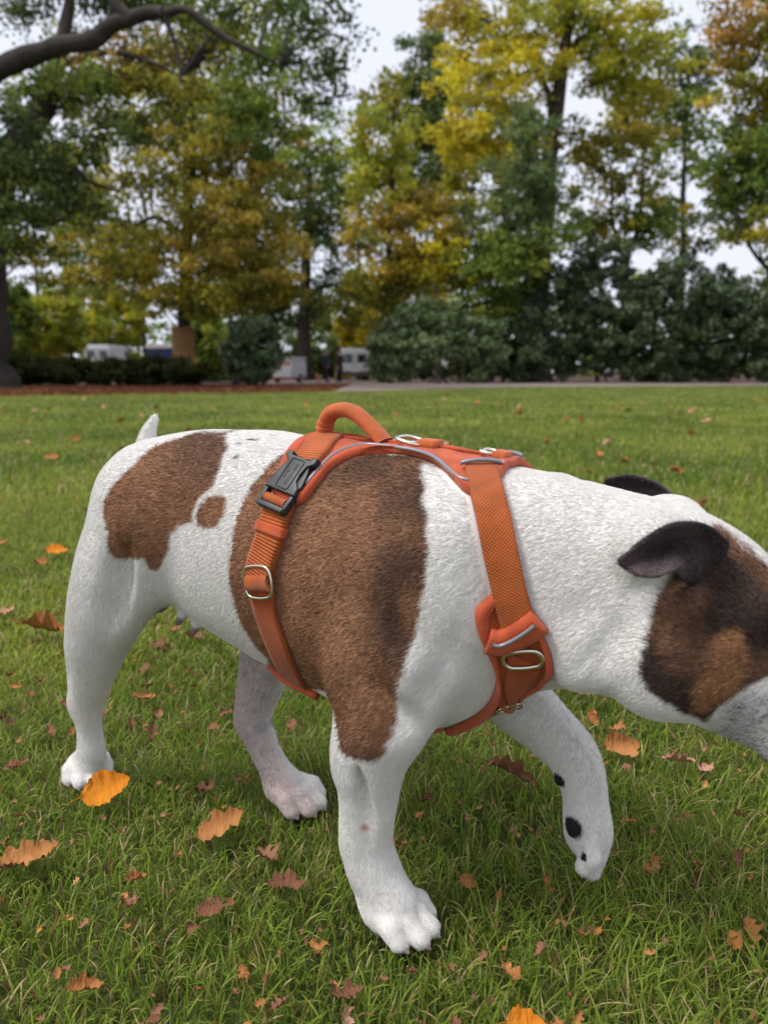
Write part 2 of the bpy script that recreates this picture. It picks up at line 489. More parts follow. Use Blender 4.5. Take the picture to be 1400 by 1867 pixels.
for E_ in (EAR_R, EAR_L):
    ev, ef = sheet(bez_grid(E_, 26, 20), 0.0034)
    dog_f = np.concatenate([dog_f, ef + len(dog_v)])
    dog_v = np.concatenate([dog_v, ev])


# ------------------------------------------------------------------ coat pattern (patch outlines lie on the dog's own flank)
def poly(*pts):
    return np.array([(p[0], p[2]) for p in pts])
P_HAUNCH = poly((-0.0506, -0.0182, 0.4787), (-0.0280, -0.0461, 0.4673), (-0.0214, -0.0655, 0.4496), (-0.0226, -0.0756, 0.4337), (-0.0287, -0.0811, 0.4198), (-0.0367, -0.0838, 0.4081), (-0.0476, -0.0854, 0.3929), (-0.0684, -0.0846, 0.3848), (-0.0774, -0.0866, 0.3753), (-0.0809, -0.0860, 0.3598),
    (-0.0914, -0.0848, 0.3431), (-0.1040, -0.0855, 0.3324), (-0.1101, -0.0897, 0.3356), (-0.1124, -0.0944, 0.3468), (-0.1257, -0.0956, 0.3441), (-0.1486, -0.0911, 0.3389), (-0.1550, -0.1002, 0.3445), (-0.1567, -0.1051, 0.3577), (-0.1505, -0.1054, 0.3708), (-0.1565, -0.1048, 0.3883),
    (-0.1567, -0.1024, 0.4061), (-0.1494, -0.0985, 0.4212), (-0.1402, -0.0929, 0.4331), (-0.1334, -0.0845, 0.4446), (-0.1264, -0.0708, 0.4567), (-0.1221, -0.0463, 0.4681), (-0.1044, -0.0216, 0.4755), (-0.0696, -0.0148, 0.4789))
P_SPOT = poly((-0.0157, -0.0814, 0.4226), (-0.0021, -0.0828, 0.4223), (0.0052, -0.0866, 0.4140), (0.0034, -0.0901, 0.4017), (-0.0087, -0.0910, 0.3911), (-0.0251, -0.0896, 0.3857), (-0.0384, -0.0872, 0.3895), (-0.0412, -0.0852, 0.3993), (-0.0365, -0.0831, 0.4109), (-0.0270, -0.0814, 0.4194))
P_SADDLE = poly((0.0534, -0.0198, 0.4730), (0.0462, -0.0474, 0.4640), (0.0383, -0.0641, 0.4521), (0.0305, -0.0763, 0.4377), (0.0252, -0.0849, 0.4221), (0.0192, -0.0920, 0.4008), (0.0168, -0.0964, 0.3738), (0.0125, -0.0968, 0.3510), (0.0140, -0.0958, 0.3282), (0.0156, -0.0929, 0.3105),
    (0.0186, -0.0867, 0.2889), (0.0263, -0.0797, 0.2704), (0.0361, -0.0704, 0.2525), (-0.0391, 0.0521, 0.1748), (0.0820, -0.0579, 0.2265), (0.1290, -0.0953, 0.2355), (0.1427, -0.1069, 0.2184), (0.1515, -0.1131, 0.2028), (0.1667, -0.1137, 0.1975), (0.1822, -0.1151, 0.2003), (0.1978, -0.1127, 0.2115),
    (0.2049, -0.1103, 0.2281), (0.2066, -0.1036, 0.2438), (0.2061, -0.1039, 0.2645), (0.2189, -0.1146, 0.2942), (0.2245, -0.1106, 0.3161), (0.2310, -0.1085, 0.3408), (0.2352, -0.1083, 0.3700), (0.2352, -0.1040, 0.4017), (0.2291, -0.0936, 0.4270), (0.2128, -0.0669, 0.4453),
    (0.1955, -0.0440, 0.4584), (0.1962, -0.0346, 0.4624), (0.2186, -0.0385, 0.4588), (0.1996, -0.0131, 0.4671), (0.1228, 0.0170, 0.4699), (0.0751, 0.0084, 0.4729))
P_HEAD = poly((0.5044, 0.0041, 0.3744), (0.4799, -0.0068, 0.4005), (0.4688, -0.0113, 0.4097), (0.4542, -0.0171, 0.4187), (0.4476, -0.0622, 0.4301), (0.4348, -0.0669, 0.4222), (0.4274, -0.0874, 0.4094), (0.4155, -0.0633, 0.3886), (0.4105, -0.0636, 0.3759), (0.4081, -0.0678, 0.3636),
    (0.4060, -0.0725, 0.3471), (0.4035, -0.0749, 0.3298), (0.4045, -0.0747, 0.3144), (0.4090, -0.0733, 0.3036), (0.4171, -0.0721, 0.2982), (0.4270, -0.0703, 0.2953), (0.4402, -0.0618, 0.2860), (0.4509, -0.0478, 0.2767), (0.4593, -0.0612, 0.2970), (0.4723, -0.0619, 0.3126),
    (0.4891, -0.0566, 0.3246), (0.5088, -0.0450, 0.3364), (0.5208, -0.0206, 0.3560))
P_TAN = poly((0.4482, -0.0717, 0.3505), (0.4650, -0.0631, 0.3592), (0.4772, -0.0595, 0.3477), (0.4797, -0.0601, 0.3315), (0.4722, -0.0623, 0.3145), (0.4585, -0.0629, 0.2998), (0.4512, -0.0535, 0.2820), (0.4422, -0.0653, 0.2924), (0.4432, -0.0739, 0.3202), (0.4449, -0.0741, 0.3379))
P_EARTAN = poly((0.4193, -0.0626, 0.3898), (0.4278, -0.0660, 0.3856), (0.4362, -0.0740, 0.3743), (0.4329, -0.0735, 0.3567), (0.4212, -0.0765, 0.3383), (0.4126, -0.0747, 0.3447), (0.4102, -0.0685, 0.3641), (0.4135, -0.0636, 0.3785))

def sdist(P, q):
    """signed distance to a polygon, negative inside"""
    A = P; B = np.roll(P, -1, axis=0)
    best = np.full(len(q), 9.0); ins = np.zeros(len(q), bool)
    for a, b in zip(A, B):
        d = b - a
        t = np.clip(((q - a) @ d) / (d @ d + 1e-12), 0, 1)
        e = q - (a + t[:, None] * d)
        best = np.minimum(best, np.hypot(e[:, 0], e[:, 1]))
        c = ((a[1] > q[:, 1]) != (b[1] > q[:, 1])) & (q[:, 0] < (b[0] - a[0]) * (q[:, 1] - a[1]) / (b[1] - a[1] + 1e-12) + a[0])
        ins ^= c
    return np.where(ins, -best, best)

WHITE = np.array((0.755, 0.735, 0.70)); BROWN = np.array((0.285, 0.142, 0.078)); GOLD = np.array((0.390, 0.208, 0.108))
DARK = np.array((0.040, 0.026, 0.021)); BLACK = np.array((0.016, 0.013, 0.014)); TAN = np.array((0.33, 0.16, 0.075)); PINK = np.array((0.52, 0.38, 0.36)); GREY = np.array((0.36, 0.36, 0.38))

def mixc(c, d, w):
    w = np.clip(w, 0, 1)[:, None]
    return c * (1 - w) + d * w

def coat(p, ear=None, soft=0.0016):
    """coat colour at points p (n,3) in the dog frame"""
    x, y, z = p.T
    q = p[:, [0, 2]]
    wob = hash_noise(p, 90, 1) * 0.0018 + hash_noise(p, 220, 2) * 0.0012
    near = smooth(0.035, 0.02, y)
    c = np.tile(WHITE, (len(p), 1)) * (1 + 0.03 * hash_noise(p, 25, 3))[:, None]
    # skin shows pinkish-grey on the belly, inner legs and behind the carpus
    inner = smooth(0.02, 0.045, y) * smooth(0.22, 0.19, z)
    c = mixc(c, np.array((0.62, 0.57, 0.56)), 0.18 * inner * smooth(-0.3, 0.6, hash_noise(p, 30, 4)))
    belly = smooth(0.262, 0.245, z) * smooth(0.06, 0.03, np.abs(y)) * (x > -0.16) * (x < 0.02)
    c = mixc(c, PINK * 0.8, belly * 0.7)
    # grey spots on the inside of the left hind leg
    for sx, sz, r in ((-0.062, 0.150, 0.012), (-0.074, 0.128, 0.006), (-0.068, 0.105, 0.010), (-0.085, 0.175, 0.008), (-0.07, 0.19, 0.007), (-0.05, 0.178, 0.006), (-0.082, 0.09, 0.008), (-0.06, 0.075, 0.006)):
        d = np.hypot(x - sx, z - sz) + wob * 2
        c = mixc(c, GREY, 0.75 * smooth(r, r * 0.5, d) * (y > 0.0) * (x < 0.0))
    # freckles on the loin beside the saddle
    fr = hash_noise(p, 120, 8)
    c = mixc(c, DARK * 2, 0.8 * smooth(0.55, 0.75, fr) * smooth(0.030, 0.01, np.hypot((x + 0.01) * 0.8, z - 0.470)) * near)
    brown = BROWN * (1 + 0.16 * hash_noise(p, 18, 5) + 0.14 * hash_noise(p, 60, 6))[:, None]
    # haunch
    dh = sdist(P_HAUNCH, q) + wob
    hc = mixc(brown * 1.06, DARK * 1.6, 0.55 * smooth(-0.03, 0.03, x + 0.10 + (z - 0.44) * 0.6) * smooth(0.40, 0.46, z))
    c = mixc(c, hc, smooth(soft, -soft, dh) * near)
    gap = smooth(0.004, 0.002, np.abs(sdist(P_SPOT, q) - 0.0035))
    c = mixc(c, WHITE, gap * near * smooth(0.004, 0.0, dh + 0.002))
    c = mixc(c, brown, smooth(soft, -soft, sdist(P_SPOT, q) + wob + 0.001) * near)
    # saddle with darker tipping along the top and the front edge
    ds = sdist(P_SADDLE, q) + wob
    sc = mixc(brown, GOLD, 0.55 * smooth(0.2, 0.9, hash_noise(p, 14, 9) * 0.5 + smooth(0.06, 0.0, np.hypot((x - 0.155), (z - 0.32) * 0.6))))
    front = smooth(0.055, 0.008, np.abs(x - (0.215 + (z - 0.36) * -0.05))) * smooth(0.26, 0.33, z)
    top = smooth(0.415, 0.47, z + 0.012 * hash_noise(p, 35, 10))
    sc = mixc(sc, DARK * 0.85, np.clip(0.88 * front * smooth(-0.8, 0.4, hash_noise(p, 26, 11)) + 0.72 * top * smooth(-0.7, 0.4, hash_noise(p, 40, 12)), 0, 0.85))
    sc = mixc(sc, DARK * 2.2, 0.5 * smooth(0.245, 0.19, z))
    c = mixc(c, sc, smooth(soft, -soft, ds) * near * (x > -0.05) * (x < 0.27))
    # head
    hn = smooth(0.0, -0.02, y)
    dd = sdist(P_HEAD, q) + wob
    hcol = np.tile(DARK * 0.85, (len(p), 1)) * (1 + 0.4 * hash_noise(p, 40, 13))[:, None]
    hcol = mixc(hcol, BROWN * 0.8, smooth(0.404, 0.428, z + (x - 0.45) * 0.7) * (x > 0.40))
    hcol = mixc(hcol, TAN, 0.8 * smooth(0.004, -0.006, sdist(P_TAN, q) + wob * 3))
    hcol = mixc(hcol, BROWN * 0.75, 0.7 * smooth(0.006, -0.006, sdist(P_EARTAN, q) + wob * 3))
    hcol = mixc(hcol, BROWN * 0.55, 0.5 * smooth(0.0, 0.6, hash_noise(p, 30, 14)))
    c = mixc(c, hcol, smooth(0.002, -0.002, dd) * hn * (x > 0.35))
    # muzzle: grey ticking
    mz = smooth(0.452, 0.470, x + (0.29 - z) * 0.25) * smooth(-0.003, 0.006, dd)
    tick = hash_noise(p * np.array((1, 1, 0.6)), 950, 15)
    c = mixc(c, np.array((0.20, 0.20, 0.215)), mz * (0.22 + 0.7 * smooth(-0.2, 0.4, tick)) * smooth(0.34, 0.30, z))
    c = mixc(c, GREY * 0.35, mz * smooth(0.262, 0.248, z) * 0.6)
    # left side of the head carries a dark ear patch
    c = mixc(c, BLACK * 1.6, smooth(0.002, -0.002, np.hypot(x - 0.405, z - 0.425) - 0.040 + wob * 2) * smooth(0.048, 0.058, y) * (x > 0.36))
    c = mixc(c, BROWN * 0.6, smooth(0.003, -0.003, np.hypot(x - 0.47, z - 0.35) - 0.055 + wob * 3) * smooth(0.0, 0.02, y) * (x > 0.36))
    # nose and pads
    c = mixc(c, BLACK, smooth(0.590, 0.596, x) * smooth(0.293, 0.300, z))
    low = smooth(0.008, 0.004, z) * (x < 0.30)
    c = mixc(c, BLACK * 1.5, low * 0.8)
    for sx, sy, sz, r in PADS:
        c = mixc(c, BLACK, smooth(1.12, 0.9, np.sqrt(((x - sx) ** 2 + (y - sy) ** 2 + (z - sz) ** 2)) / r))
    for q_ in NIP:
        c = mixc(c, np.array((0.20, 0.13, 0.14)), smooth(0.010, 0.005, np.sqrt(((p - np.array(q_)) ** 2).sum(1))))
    for q_ in CLAWS[:12]:
        c = mixc(c, np.array((0.45, 0.34, 0.31)), smooth(0.008, 0.005, np.sqrt(((p - np.array(q_)) ** 2).sum(1))))
    # small tan mark on the right forearm
    c = mixc(c, TAN * 1.4, 0.8 * smooth(0.005, 0.002, np.hypot(x - FMARK[0], z - FMARK[2])) * (y < -0.08))
    if ear is not None:
        ec = np.tile(BLACK * 1.7, (len(p), 1)) * (1 + 0.5 * hash_noise(p, 60, 16))[:, None]
        ec = mixc(ec, np.array((0.17, 0.120, 0.125)), 0.8 * ear)
        c = np.where((ear >= 0)[:, None], ec, c)
    return np.clip(c, 0.006, 0.9)
FMARK = (0.1677, -0.0968, 0.1205)
NIP = [(-0.143, -0.045, 0.271), (-0.113, -0.047, 0.259), (-0.091, -0.047, 0.251)]
PADS = [(0.3090, 0.0540, 0.1350, 0.0080), (0.3265, 0.0470, 0.0900, 0.0115), (*(0.3406, 0.0380, 0.0673), 0.0050)]

ear_flag = np.full(len(dog_v), -1.0)
k = 26 * 20 * 2
for e in range(2):
    i0 = n_body + e * k
    # paler skin at rim and tip; hollow's shade and a sheen painted in
    g = np.zeros((2, 26, 20)); s_ = 0 if e == 0 else 1
    g[s_, 9:, 0:6] = 0.40; g[s_, 9:, 6:14] = 0.0; g[s_, 5:11, 8:16] = 0.45; g[s_, 8:, 16:20] = 0.60; g[s_, 22:, :] = 0.60
    for _ in range(2):
        g[:, 1:-1, 1:-1] = (g[:, :-2, 1:-1] + g[:, 2:, 1:-1] + g[:, 1:-1, :-2] + g[:, 1:-1, 2:] + 2 * g[:, 1:-1, 1:-1]) / 6
    ear_flag[i0:i0 + k] = g.reshape(-1)
dog_col = coat(dog_v, ear_flag)
# loose skin: slow swells and fine wrinkles round the neck
dn = DF.grad(dog_v[:n_body], 0.004); dn /= np.linalg.norm(dn, axis=1)[:, None] + 1e-9
bx, by_, bz = dog_v[:n_body].T
neck_ = smooth(0.27, 0.33, bx) * smooth(0.43, 0.39, bx)
fold = np.sin((bx * 0.9 - bz * 0.55) * 210 + 2.5 * hash_noise(dog_v[:n_body], 16, 91)) * smooth(-0.2, 0.6, hash_noise(dog_v[:n_body], 13, 92))
disp = 0.0016 * hash_noise(dog_v[:n_body], 15, 90) + 0.0006 * hash_noise(dog_v[:n_body], 42, 93) + 0.0006 * fold * neck_
disp *= smooth(0.03, 0.09, bz)
dog_v[:n_body] += dn * disp[:, None]

m_coat = mat_new("dog_skin_and_undercoat", rough=0.75, spec=0.2)
at = nd(m_coat, "ShaderNodeAttribute"); at.attribute_name = "coat"
tc = nd(m_coat, "ShaderNodeTexCoord")
nz = nd(m_coat, "ShaderNodeTexNoise"); nz.inputs["Scale"].default_value = 900; nz.inputs["Detail"].default_value = 2
lk(m_coat, tc.outputs["Object"], nz.inputs["Vector"])
hs = nd(m_coat, "ShaderNodeMixRGB", blend_type='MULTIPLY'); hs.inputs[0].default_value = 0.5
lk(m_coat, at.outputs["Color"], hs.inputs[1]); lk(m_coat, nz.outputs["Color"], hs.inputs[2])
lk(m_coat, at.outputs["Color"], bsdf(m_coat).inputs["Base Color"])
bp = nd(m_coat, "ShaderNodeBump"); bp.inputs["Strength"].default_value = 0.35; bp.inputs["Distance"].default_value = 0.001
lk(m_coat, nz.outputs["Fac"], bp.inputs["Height"]); lk(m_coat, bp.outputs[0], bsdf(m_coat).inputs["Normal"])

dog_me = mesh_from("dog", dog_v, dog_f, m_coat)
add_attr(dog_me, "coat", np.concatenate([dog_col, np.ones((len(dog_col), 1))], 1))
dog = link("dog", dog_me, label="white and brown short-haired dog sniffing the lawn with one forepaw lifted", category="dog", loc=DOG_LOC)
dog.rotation_euler = (0, 0, DOG_ROT)

# eyes: dark wet globes set into their sockets
m_eye = mat_new("dark_wet_eye", (0.012, 0.007, 0.005), 0.06, spec=0.8)
for sd in (-1, 1):
    e_p, e_n = DF.project(np.array([(0.503, sd * 0.058, 0.352)]), -0.0045)
    bm = bmesh.new(); bmesh.ops.create_uvsphere(bm, u_segments=20, v_segments=12, radius=0.0092)
    me = bpy.data.meshes.new("eye"); bm.to_mesh(me); bm.free(); me.materials.append(m_eye)
    me.polygons.foreach_set("use_smooth", np.ones(len(me.polygons), dtype=bool))
    link("eye", me, dog, loc=tuple(e_p[0]))

# ------------------------------------------------------------------ the harness (same frame as the dog)
harness = link("dog_harness", None, label="orange padded walking harness strapped round the dog", category="harness", loc=DOG_LOC)
harness.rotation_euler = (0, 0, DOG_ROT)
COVER = []          # where cloth lies on the coat

def fabric(name, c, scale, amount=0.5, rough=0.8, twill=False):
    """woven cloth: threads crossing in UV space (UV in metres)"""
    m = mat_new(name, c, rough, spec=0.15)
    uv = nd(m, "ShaderNodeUVMap")
    sep = nd(m, "ShaderNodeSeparateXYZ"); lk(m, uv.outputs[0], sep.inputs[0])
    def mth(op, a, b=None):
        n = nd(m, "ShaderNodeMath", operation=op)
        for i, q in enumerate((a, b)):
            if q is None: continue
            if hasattr(q, "is_linked"): lk(m, q, n.inputs[i])
            else: n.inputs[i].default_value = q
        return n.outputs[0]
    u = mth('MULTIPLY', sep.outputs[0], 6.2832 / scale[0]); v = mth('MULTIPLY', sep.outputs[1], 6.2832 / scale[1])
    if twill:
        w = mth('SINE', mth('ADD', u, v))
    else:
        w = mth('MULTIPLY', mth('SINE', u), mth('SINE', v))
        if scale[2:]:
            w = mth('SINE', u)
    nz = nd(m, "ShaderNodeTexNoise"); nz.inputs["Scale"].default_value = 55; nz.inputs["Detail"].default_value = 5
    tc = nd(m, "ShaderNodeTexCoord"); lk(m, tc.outputs["Object"], nz.inputs["Vector"])
    fac = mth('ADD', mth('MULTIPLY', w, 0.30), nz.outputs["Fac"])
    cr = nd(m, "ShaderNodeValToRGB")
    cr.color_ramp.elements[0].position = 0.15; cr.color_ramp.elements[0].color = (*[q * 0.62 for q in c], 1)
    cr.color_ramp.elements[1].position = 0.85; cr.color_ramp.elements[1].color = (*[min(1, q * 1.22) for q in c], 1)
    lk(m, fac, cr.inputs[0]); lk(m, cr.outputs[0], bsdf(m).inputs["Base Color"])
    bp = nd(m, "ShaderNodeBump"); bp.inputs["Strength"].default_value = amount; bp.inputs["Distance"].default_value = 0.0006
    lk(m, w, bp.inputs["Height"]); lk(m, bp.outputs[0], bsdf(m).inputs["Normal"])
    bsdf(m).inputs["Sheen Weight"].default_value = 0.15
    return m
M_CORAL = fabric("coral_padding_cloth", (0.53, 0.098, 0.036), (0.0016, 0.0016), 0.4, twill=True)
M_PANEL = fabric("coral_panel_cloth", (0.54, 0.108, 0.036), (0.0014, 0.0014), 0.3)
M_WEB = fabric("orange_woven_webbing", (0.47, 0.112, 0.026), (0.0028, 0.0034), 0.9)
M_RIB = fabric("orange_ribbed_webbing", (0.49, 0.115, 0.024), (0.0030, 0.0030, 1), 0.9)
M_FLAT = fabric("orange_flat_webbing", (0.36, 0.075, 0.016), (0.0011, 0.0011), 0.3)
M_HANDLE = fabric("orange_handle_cloth", (0.53, 0.130, 0.040), (0.0012, 0.0012), 0.3)
M_PIPE = mat_new("grey_reflective_piping", (0.25, 0.25, 0.27), 0.35, 0.3)
M_THREAD = mat_new("red_stitching", (0.50, 0.045, 0.020), 0.7)
M_METAL = mat_new("polished_nickel", (0.72, 0.68, 0.58), 0.22, 1.0)
M_BLACK = noise_color(mat_new("black_moulded_plastic", rough=0.42, spec=0.5), [(0.3, (0.012, 0.013, 0.016)), (0.7, (0.022, 0.023, 0.027))], 60, bump=0.08, bump_scale=900, bump_dist=0.0004)

def crom(P, n):
    P = np.array(P, float)
    d = np.concatenate([[0], np.cumsum(np.linalg.norm(np.diff(P, axis=0), axis=1))])
    q = np.linspace(0, d[-1], n)
    return np.stack([spline(d, P[:, i], q) for i in range(P.shape[1])], 1)

def set_uv(me, uv_vert):
    l = me.uv_layers.new(name="UVMap")
    vi = np.empty(len(me.loops), np.int32); me.loops.foreach_get("vertex_index", vi)
    l.data.foreach_set("uv", np.asarray(uv_vert, np.float32)[vi].ravel())

def solid_grid(name, inner, outer, mat, parent, uv, cover=True):
    """closed slab between two (nu,nv,3) grids"""
    nu, nv = inner.shape[:2]; n = nu * nv
    V = np.concatenate([outer.reshape(-1, 3), inner.reshape(-1, 3)])
    I = np.arange(n).reshape(nu, nv)
    a, b, c, d = I[:-1, :-1].ravel(), I[1:, :-1].ravel(), I[1:, 1:].ravel(), I[:-1, 1:].ravel()
    F = [np.stack([a, b, c, d], 1), np.stack([n + a, n + d, n + c, n + b], 1)]
    rim = np.concatenate([I[0, :], I[1:, -1], I[-1, -2::-1], I[-2:0:-1, 0]])
    r2 = np.roll(rim, -1)
    F.append(np.stack([rim, r2, n + r2, n + rim], 1))
    F = np.concatenate(F)
    # keep the outside facing away from the coat
    t = V[F[0]]
    if np.dot(np.cross(t[1] - t[0], t[2] - t[0]), outer.reshape(-1, 3)[0] - inner.reshape(-1, 3)[0]) < 0:
        F = F[:, ::-1]
    me = mesh_from(name, V, F, mat)
    set_uv(me, np.concatenate([uv.reshape(-1, 2)] * 2))
    if cover:
        COVER.append(inner.reshape(-1, 3))
    o = link(name, me, parent)
    return o

def ribbon(name, pts, width, mat, parent, off=0.003, thick=0.0022, n=None, m=9, puff=0.0, cover=True, flat=0.55, w_end=None):
    """a strap lying on the coat along pts"""
    C = crom(pts, 40); L = np.linalg.norm(np.diff(C, axis=0), axis=1).sum()
    n = n or max(8, int(L / 0.0035))
    C = crom(pts, n)
    C, N = DF.project(C, 0.0)
    for _ in range(3):
        N[1:-1] = (N[:-2] + N[1:-1] * 2 + N[2:]) / 4
    N /= np.linalg.norm(N, axis=1)[:, None]
    T = np.gradient(C, axis=0); T /= np.linalg.norm(T, axis=1)[:, None]
    B = np.cross(T, N); B /= np.linalg.norm(B, axis=1)[:, None]
    s = np.linspace(-1, 1, m)
    w = np.linspace(width, w_end or width, n) / 2
    G = C[:, None, :] + B[:, None, :] * (s[None, :, None] * w[:, None, None])
    P, NN = DF.project(G.reshape(-1, 3), 0.0)
    P = P.reshape(n, m, 3)
    # webbing stays flatter than the coat under it
    P = P * (1 - flat) + flat * (G + ((P - G) * N[:, None, :]).sum(2).mean(1)[:, None, None] * N[:, None, :])
    lift = off + puff * np.sqrt(np.clip(1 - s**2, 0, 1))[None, :, None]
    inner = P + N[:, None, :] * (off * 0.25); outer = P + N[:, None, :] * (lift + thick)
    d = np.concatenate([[0], np.cumsum(np.linalg.norm(np.diff(C, axis=0), axis=1))])
    uv = np.stack(np.broadcast_arrays(d[:, None], s[None, :] * width / 2), 2)
    o = solid_grid(name, inner, outer, mat, parent, uv, cover)
    return o, C, N, T, B

def tube(name, pts, r, mat, parent, closed=False, seg=10, n=None, ry=None, up=None, smooth_path=True):
    P = np.array(pts, float)
    if smooth_path:
        if closed:
            k = len(P); Q = np.concatenate([P[-2:], P, P[:2]])
            d = np.concatenate([[0], np.cumsum(np.linalg.norm(np.diff(Q, axis=0), axis=1))])
            q = np.linspace(d[2], d[k + 2], (n or 48) + 1)[:-1]
            P = np.stack([spline(d, Q[:, i], q) for i in range(3)], 1)
        else:
            P = crom(P, n or 32)
    n = len(P)
    T = (np.roll(P, -1, 0) - np.roll(P, 1, 0)) if closed else np.gradient(P, axis=0)
    T /= np.linalg.norm(T, axis=1)[:, None] + 1e-12
    U = np.array(up if up is not None else (0.0, 1.0, 0.0), float)
    A = U[None] - (T @ U)[:, None] * T; A /= np.linalg.norm(A, axis=1)[:, None] + 1e-9
    B = np.cross(T, A)
    r = np.broadcast_to(np.asarray(r, float), (n,)); ry = r if ry is None else np.broadcast_to(np.asarray(ry, float), (n,))
    a = np.linspace(0, 2 * np.pi, seg, endpoint=False)
    V = P[:, None] + A[:, None] * (np.cos(a)[None, :, None] * r[:, None, None]) + B[:, None] * (np.sin(a)[None, :, None] * ry[:, None, None])
    V = V.reshape(-1, 3)
    I = np.arange(n * seg).reshape(n, seg)
    if closed:
        J = np.roll(I, -1, 0)
    else:
        J = I[1:]; I = I[:-1]
    F = np.stack([I.ravel(), J.ravel(), np.roll(J, -1, 1).ravel(), np.roll(I, -1, 1).ravel()], 1).tolist()
    if not closed:
        F.append(list(range(seg))[::-1]); F.append(list(range((n - 1) * seg, n * seg)))
    me = mesh_from(name, V, F, mat)
    d = np.concatenate([[0], np.cumsum(np.linalg.norm(np.diff(P, axis=0), axis=1))])
    uv = np.stack(np.broadcast_arrays(d[:, None], (a * 0.008)[None, :]), 2).reshape(-1, 2)
    set_uv(me, uv)
    return link(name, me, parent)

def stitches(name, C, N, parent, step=0.0042, length=0.0027, r=0.00035):
    """a row of short threads along a line on the cloth"""
    d = np.concatenate([[0], np.cumsum(np.linalg.norm(np.diff(C, axis=0), axis=1))])
    V, F = [], []
    for q in np.arange(0.002, d[-1] - 0.002, step):
        a = np.array([np.interp(q, d, C[:, i]) for i in range(3)]); b = np.array([np.interp(q + length, d, C[:, i]) for i in range(3)])
        nn = np.array([np.interp(q, d, N[:, i]) for i in range(3)])
        t = b - a; t /= np.linalg.norm(t) + 1e-9; s = np.cross(t, nn)
        k = len(V)
        for p in (a, b):
            V += [p + s * r, p + nn * r, p - s * r]
        F += [(k, k + 3, k + 4, k + 1), (k + 1, k + 4, k + 5, k + 2), (k, k + 1, k + 2), (k + 3, k + 5, k + 4)]
    link(name, mesh_from(name, V, F, M_THREAD), parent)

# --- back plate: rows from the right edge over the spine to the left edge
EDGE = [(0.0611, -0.0828, 0.4287), (0.0785, -0.0869, 0.4223), (0.0955, -0.0867, 0.4233), (0.1054, -0.0755, 0.4391), (0.1108, -0.0603, 0.4532), (0.1182, -0.0479, 0.4606), (0.1306, -0.0330, 0.4662), (0.1555, -0.0182, 0.4688), (0.1876, -0.0176, 0.4674),
        (0.2105, -0.0285, 0.4632), (0.2265, -0.0438, 0.4560), (0.2400, -0.0592, 0.4483), (0.2522, -0.0655, 0.4425), (0.2646, -0.0592, 0.4412), (0.2700, -0.0410, 0.4501), (0.2673, -0.0054, 0.4602)]
TOPS = [(0.0433, -0.0000, 0.4721), (0.0602, 0.0000, 0.4751), (0.0807, 0.0000, 0.4761), (0.0974, 0.0000, 0.4757), (0.1104, 0.0000, 0.4752), (0.1265, 0.0000, 0.4749), (0.1422, 0.0000, 0.4740), (0.1606, 0.0000, 0.4727), (0.1845, -0.0000, 0.4713),
        (0.2048, 0.0000, 0.4703), (0.2217, 0.0000, 0.4686), (0.2356, -0.0000, 0.4673), (0.2465, 0.0000, 0.4659), (0.2556, -0.0000, 0.4649), (0.2631, 0.0000, 0.4639), (0.2704, 0.0000, 0.4628)]
NU = 72
PE = crom(EDGE, NU); PT = crom(TOPS, NU)
PT = PT.copy(); PT[:, 1] = 0.0
rows = []
TT = np.linspace(0, 1, 15)
for e, t in zip(PE, PT):
    g = e[None] * (1 - TT[:, None]) + t[None] * TT[:, None]
    g[:, 2] += 0.02 * np.sin(TT * np.pi); g[:, 1] -= 0.02 * np.sin(TT * np.pi)
    rows.append(g)
rows = np.array(rows)
half, hn = DF.project(rows.reshape(-1, 3)); half = half.reshape(NU, 15, 3); hn = hn.reshape(NU, 15, 3)
half[:, -1, 1] = 0
rowlen = np.linalg.norm(np.diff(half, axis=1), axis=2).sum(1)
def along(fr, arr):
    """sample the rows at arc fraction fr (n_u, n_t)"""
    out = np.empty((NU, fr.shape[1], 3))
    for i in range(NU):
        d = np.concatenate([[0], np.cumsum(np.linalg.norm(np.diff(half[i], axis=0), axis=1))]); d /= d[-1]
        for k in range(3):
            out[i, :, k] = np.interp(fr[i], d, arr[i, :, k])
    return out
band = np.clip(0.0135 / rowlen, 0.02, 0.6)
def mir(G): 
    H_ = G.copy(); H_[..., 1] *= -1
    return H_
plate = link("back_plate", None, harness)
fr = band[:, None] * 0.9 + (1 - band[:, None] * 0.9) * np.linspace(0, 1, 12)[None]
pi_, ni_ = along(fr, half), along(fr, hn)
full_p = np.concatenate([pi_, mir(pi_)[:, -2::-1]], 1); full_n = np.concatenate([ni_, mir(ni_)[:, -2::-1]], 1)
uvp = np.stack(np.broadcast_arrays(np.linspace(0, 0.25, NU)[:, None], np.linspace(0, 0.2, full_p.shape[1])[None]), 2)
wr = hash_noise(full_p.reshape(-1, 3), 45, 77).reshape(NU, -1, 1) * 0.0012
solid_grid("panel", full_p + full_n * 0.001, full_p + full_n * (0.0052 + wr), M_PANEL, plate, uvp)
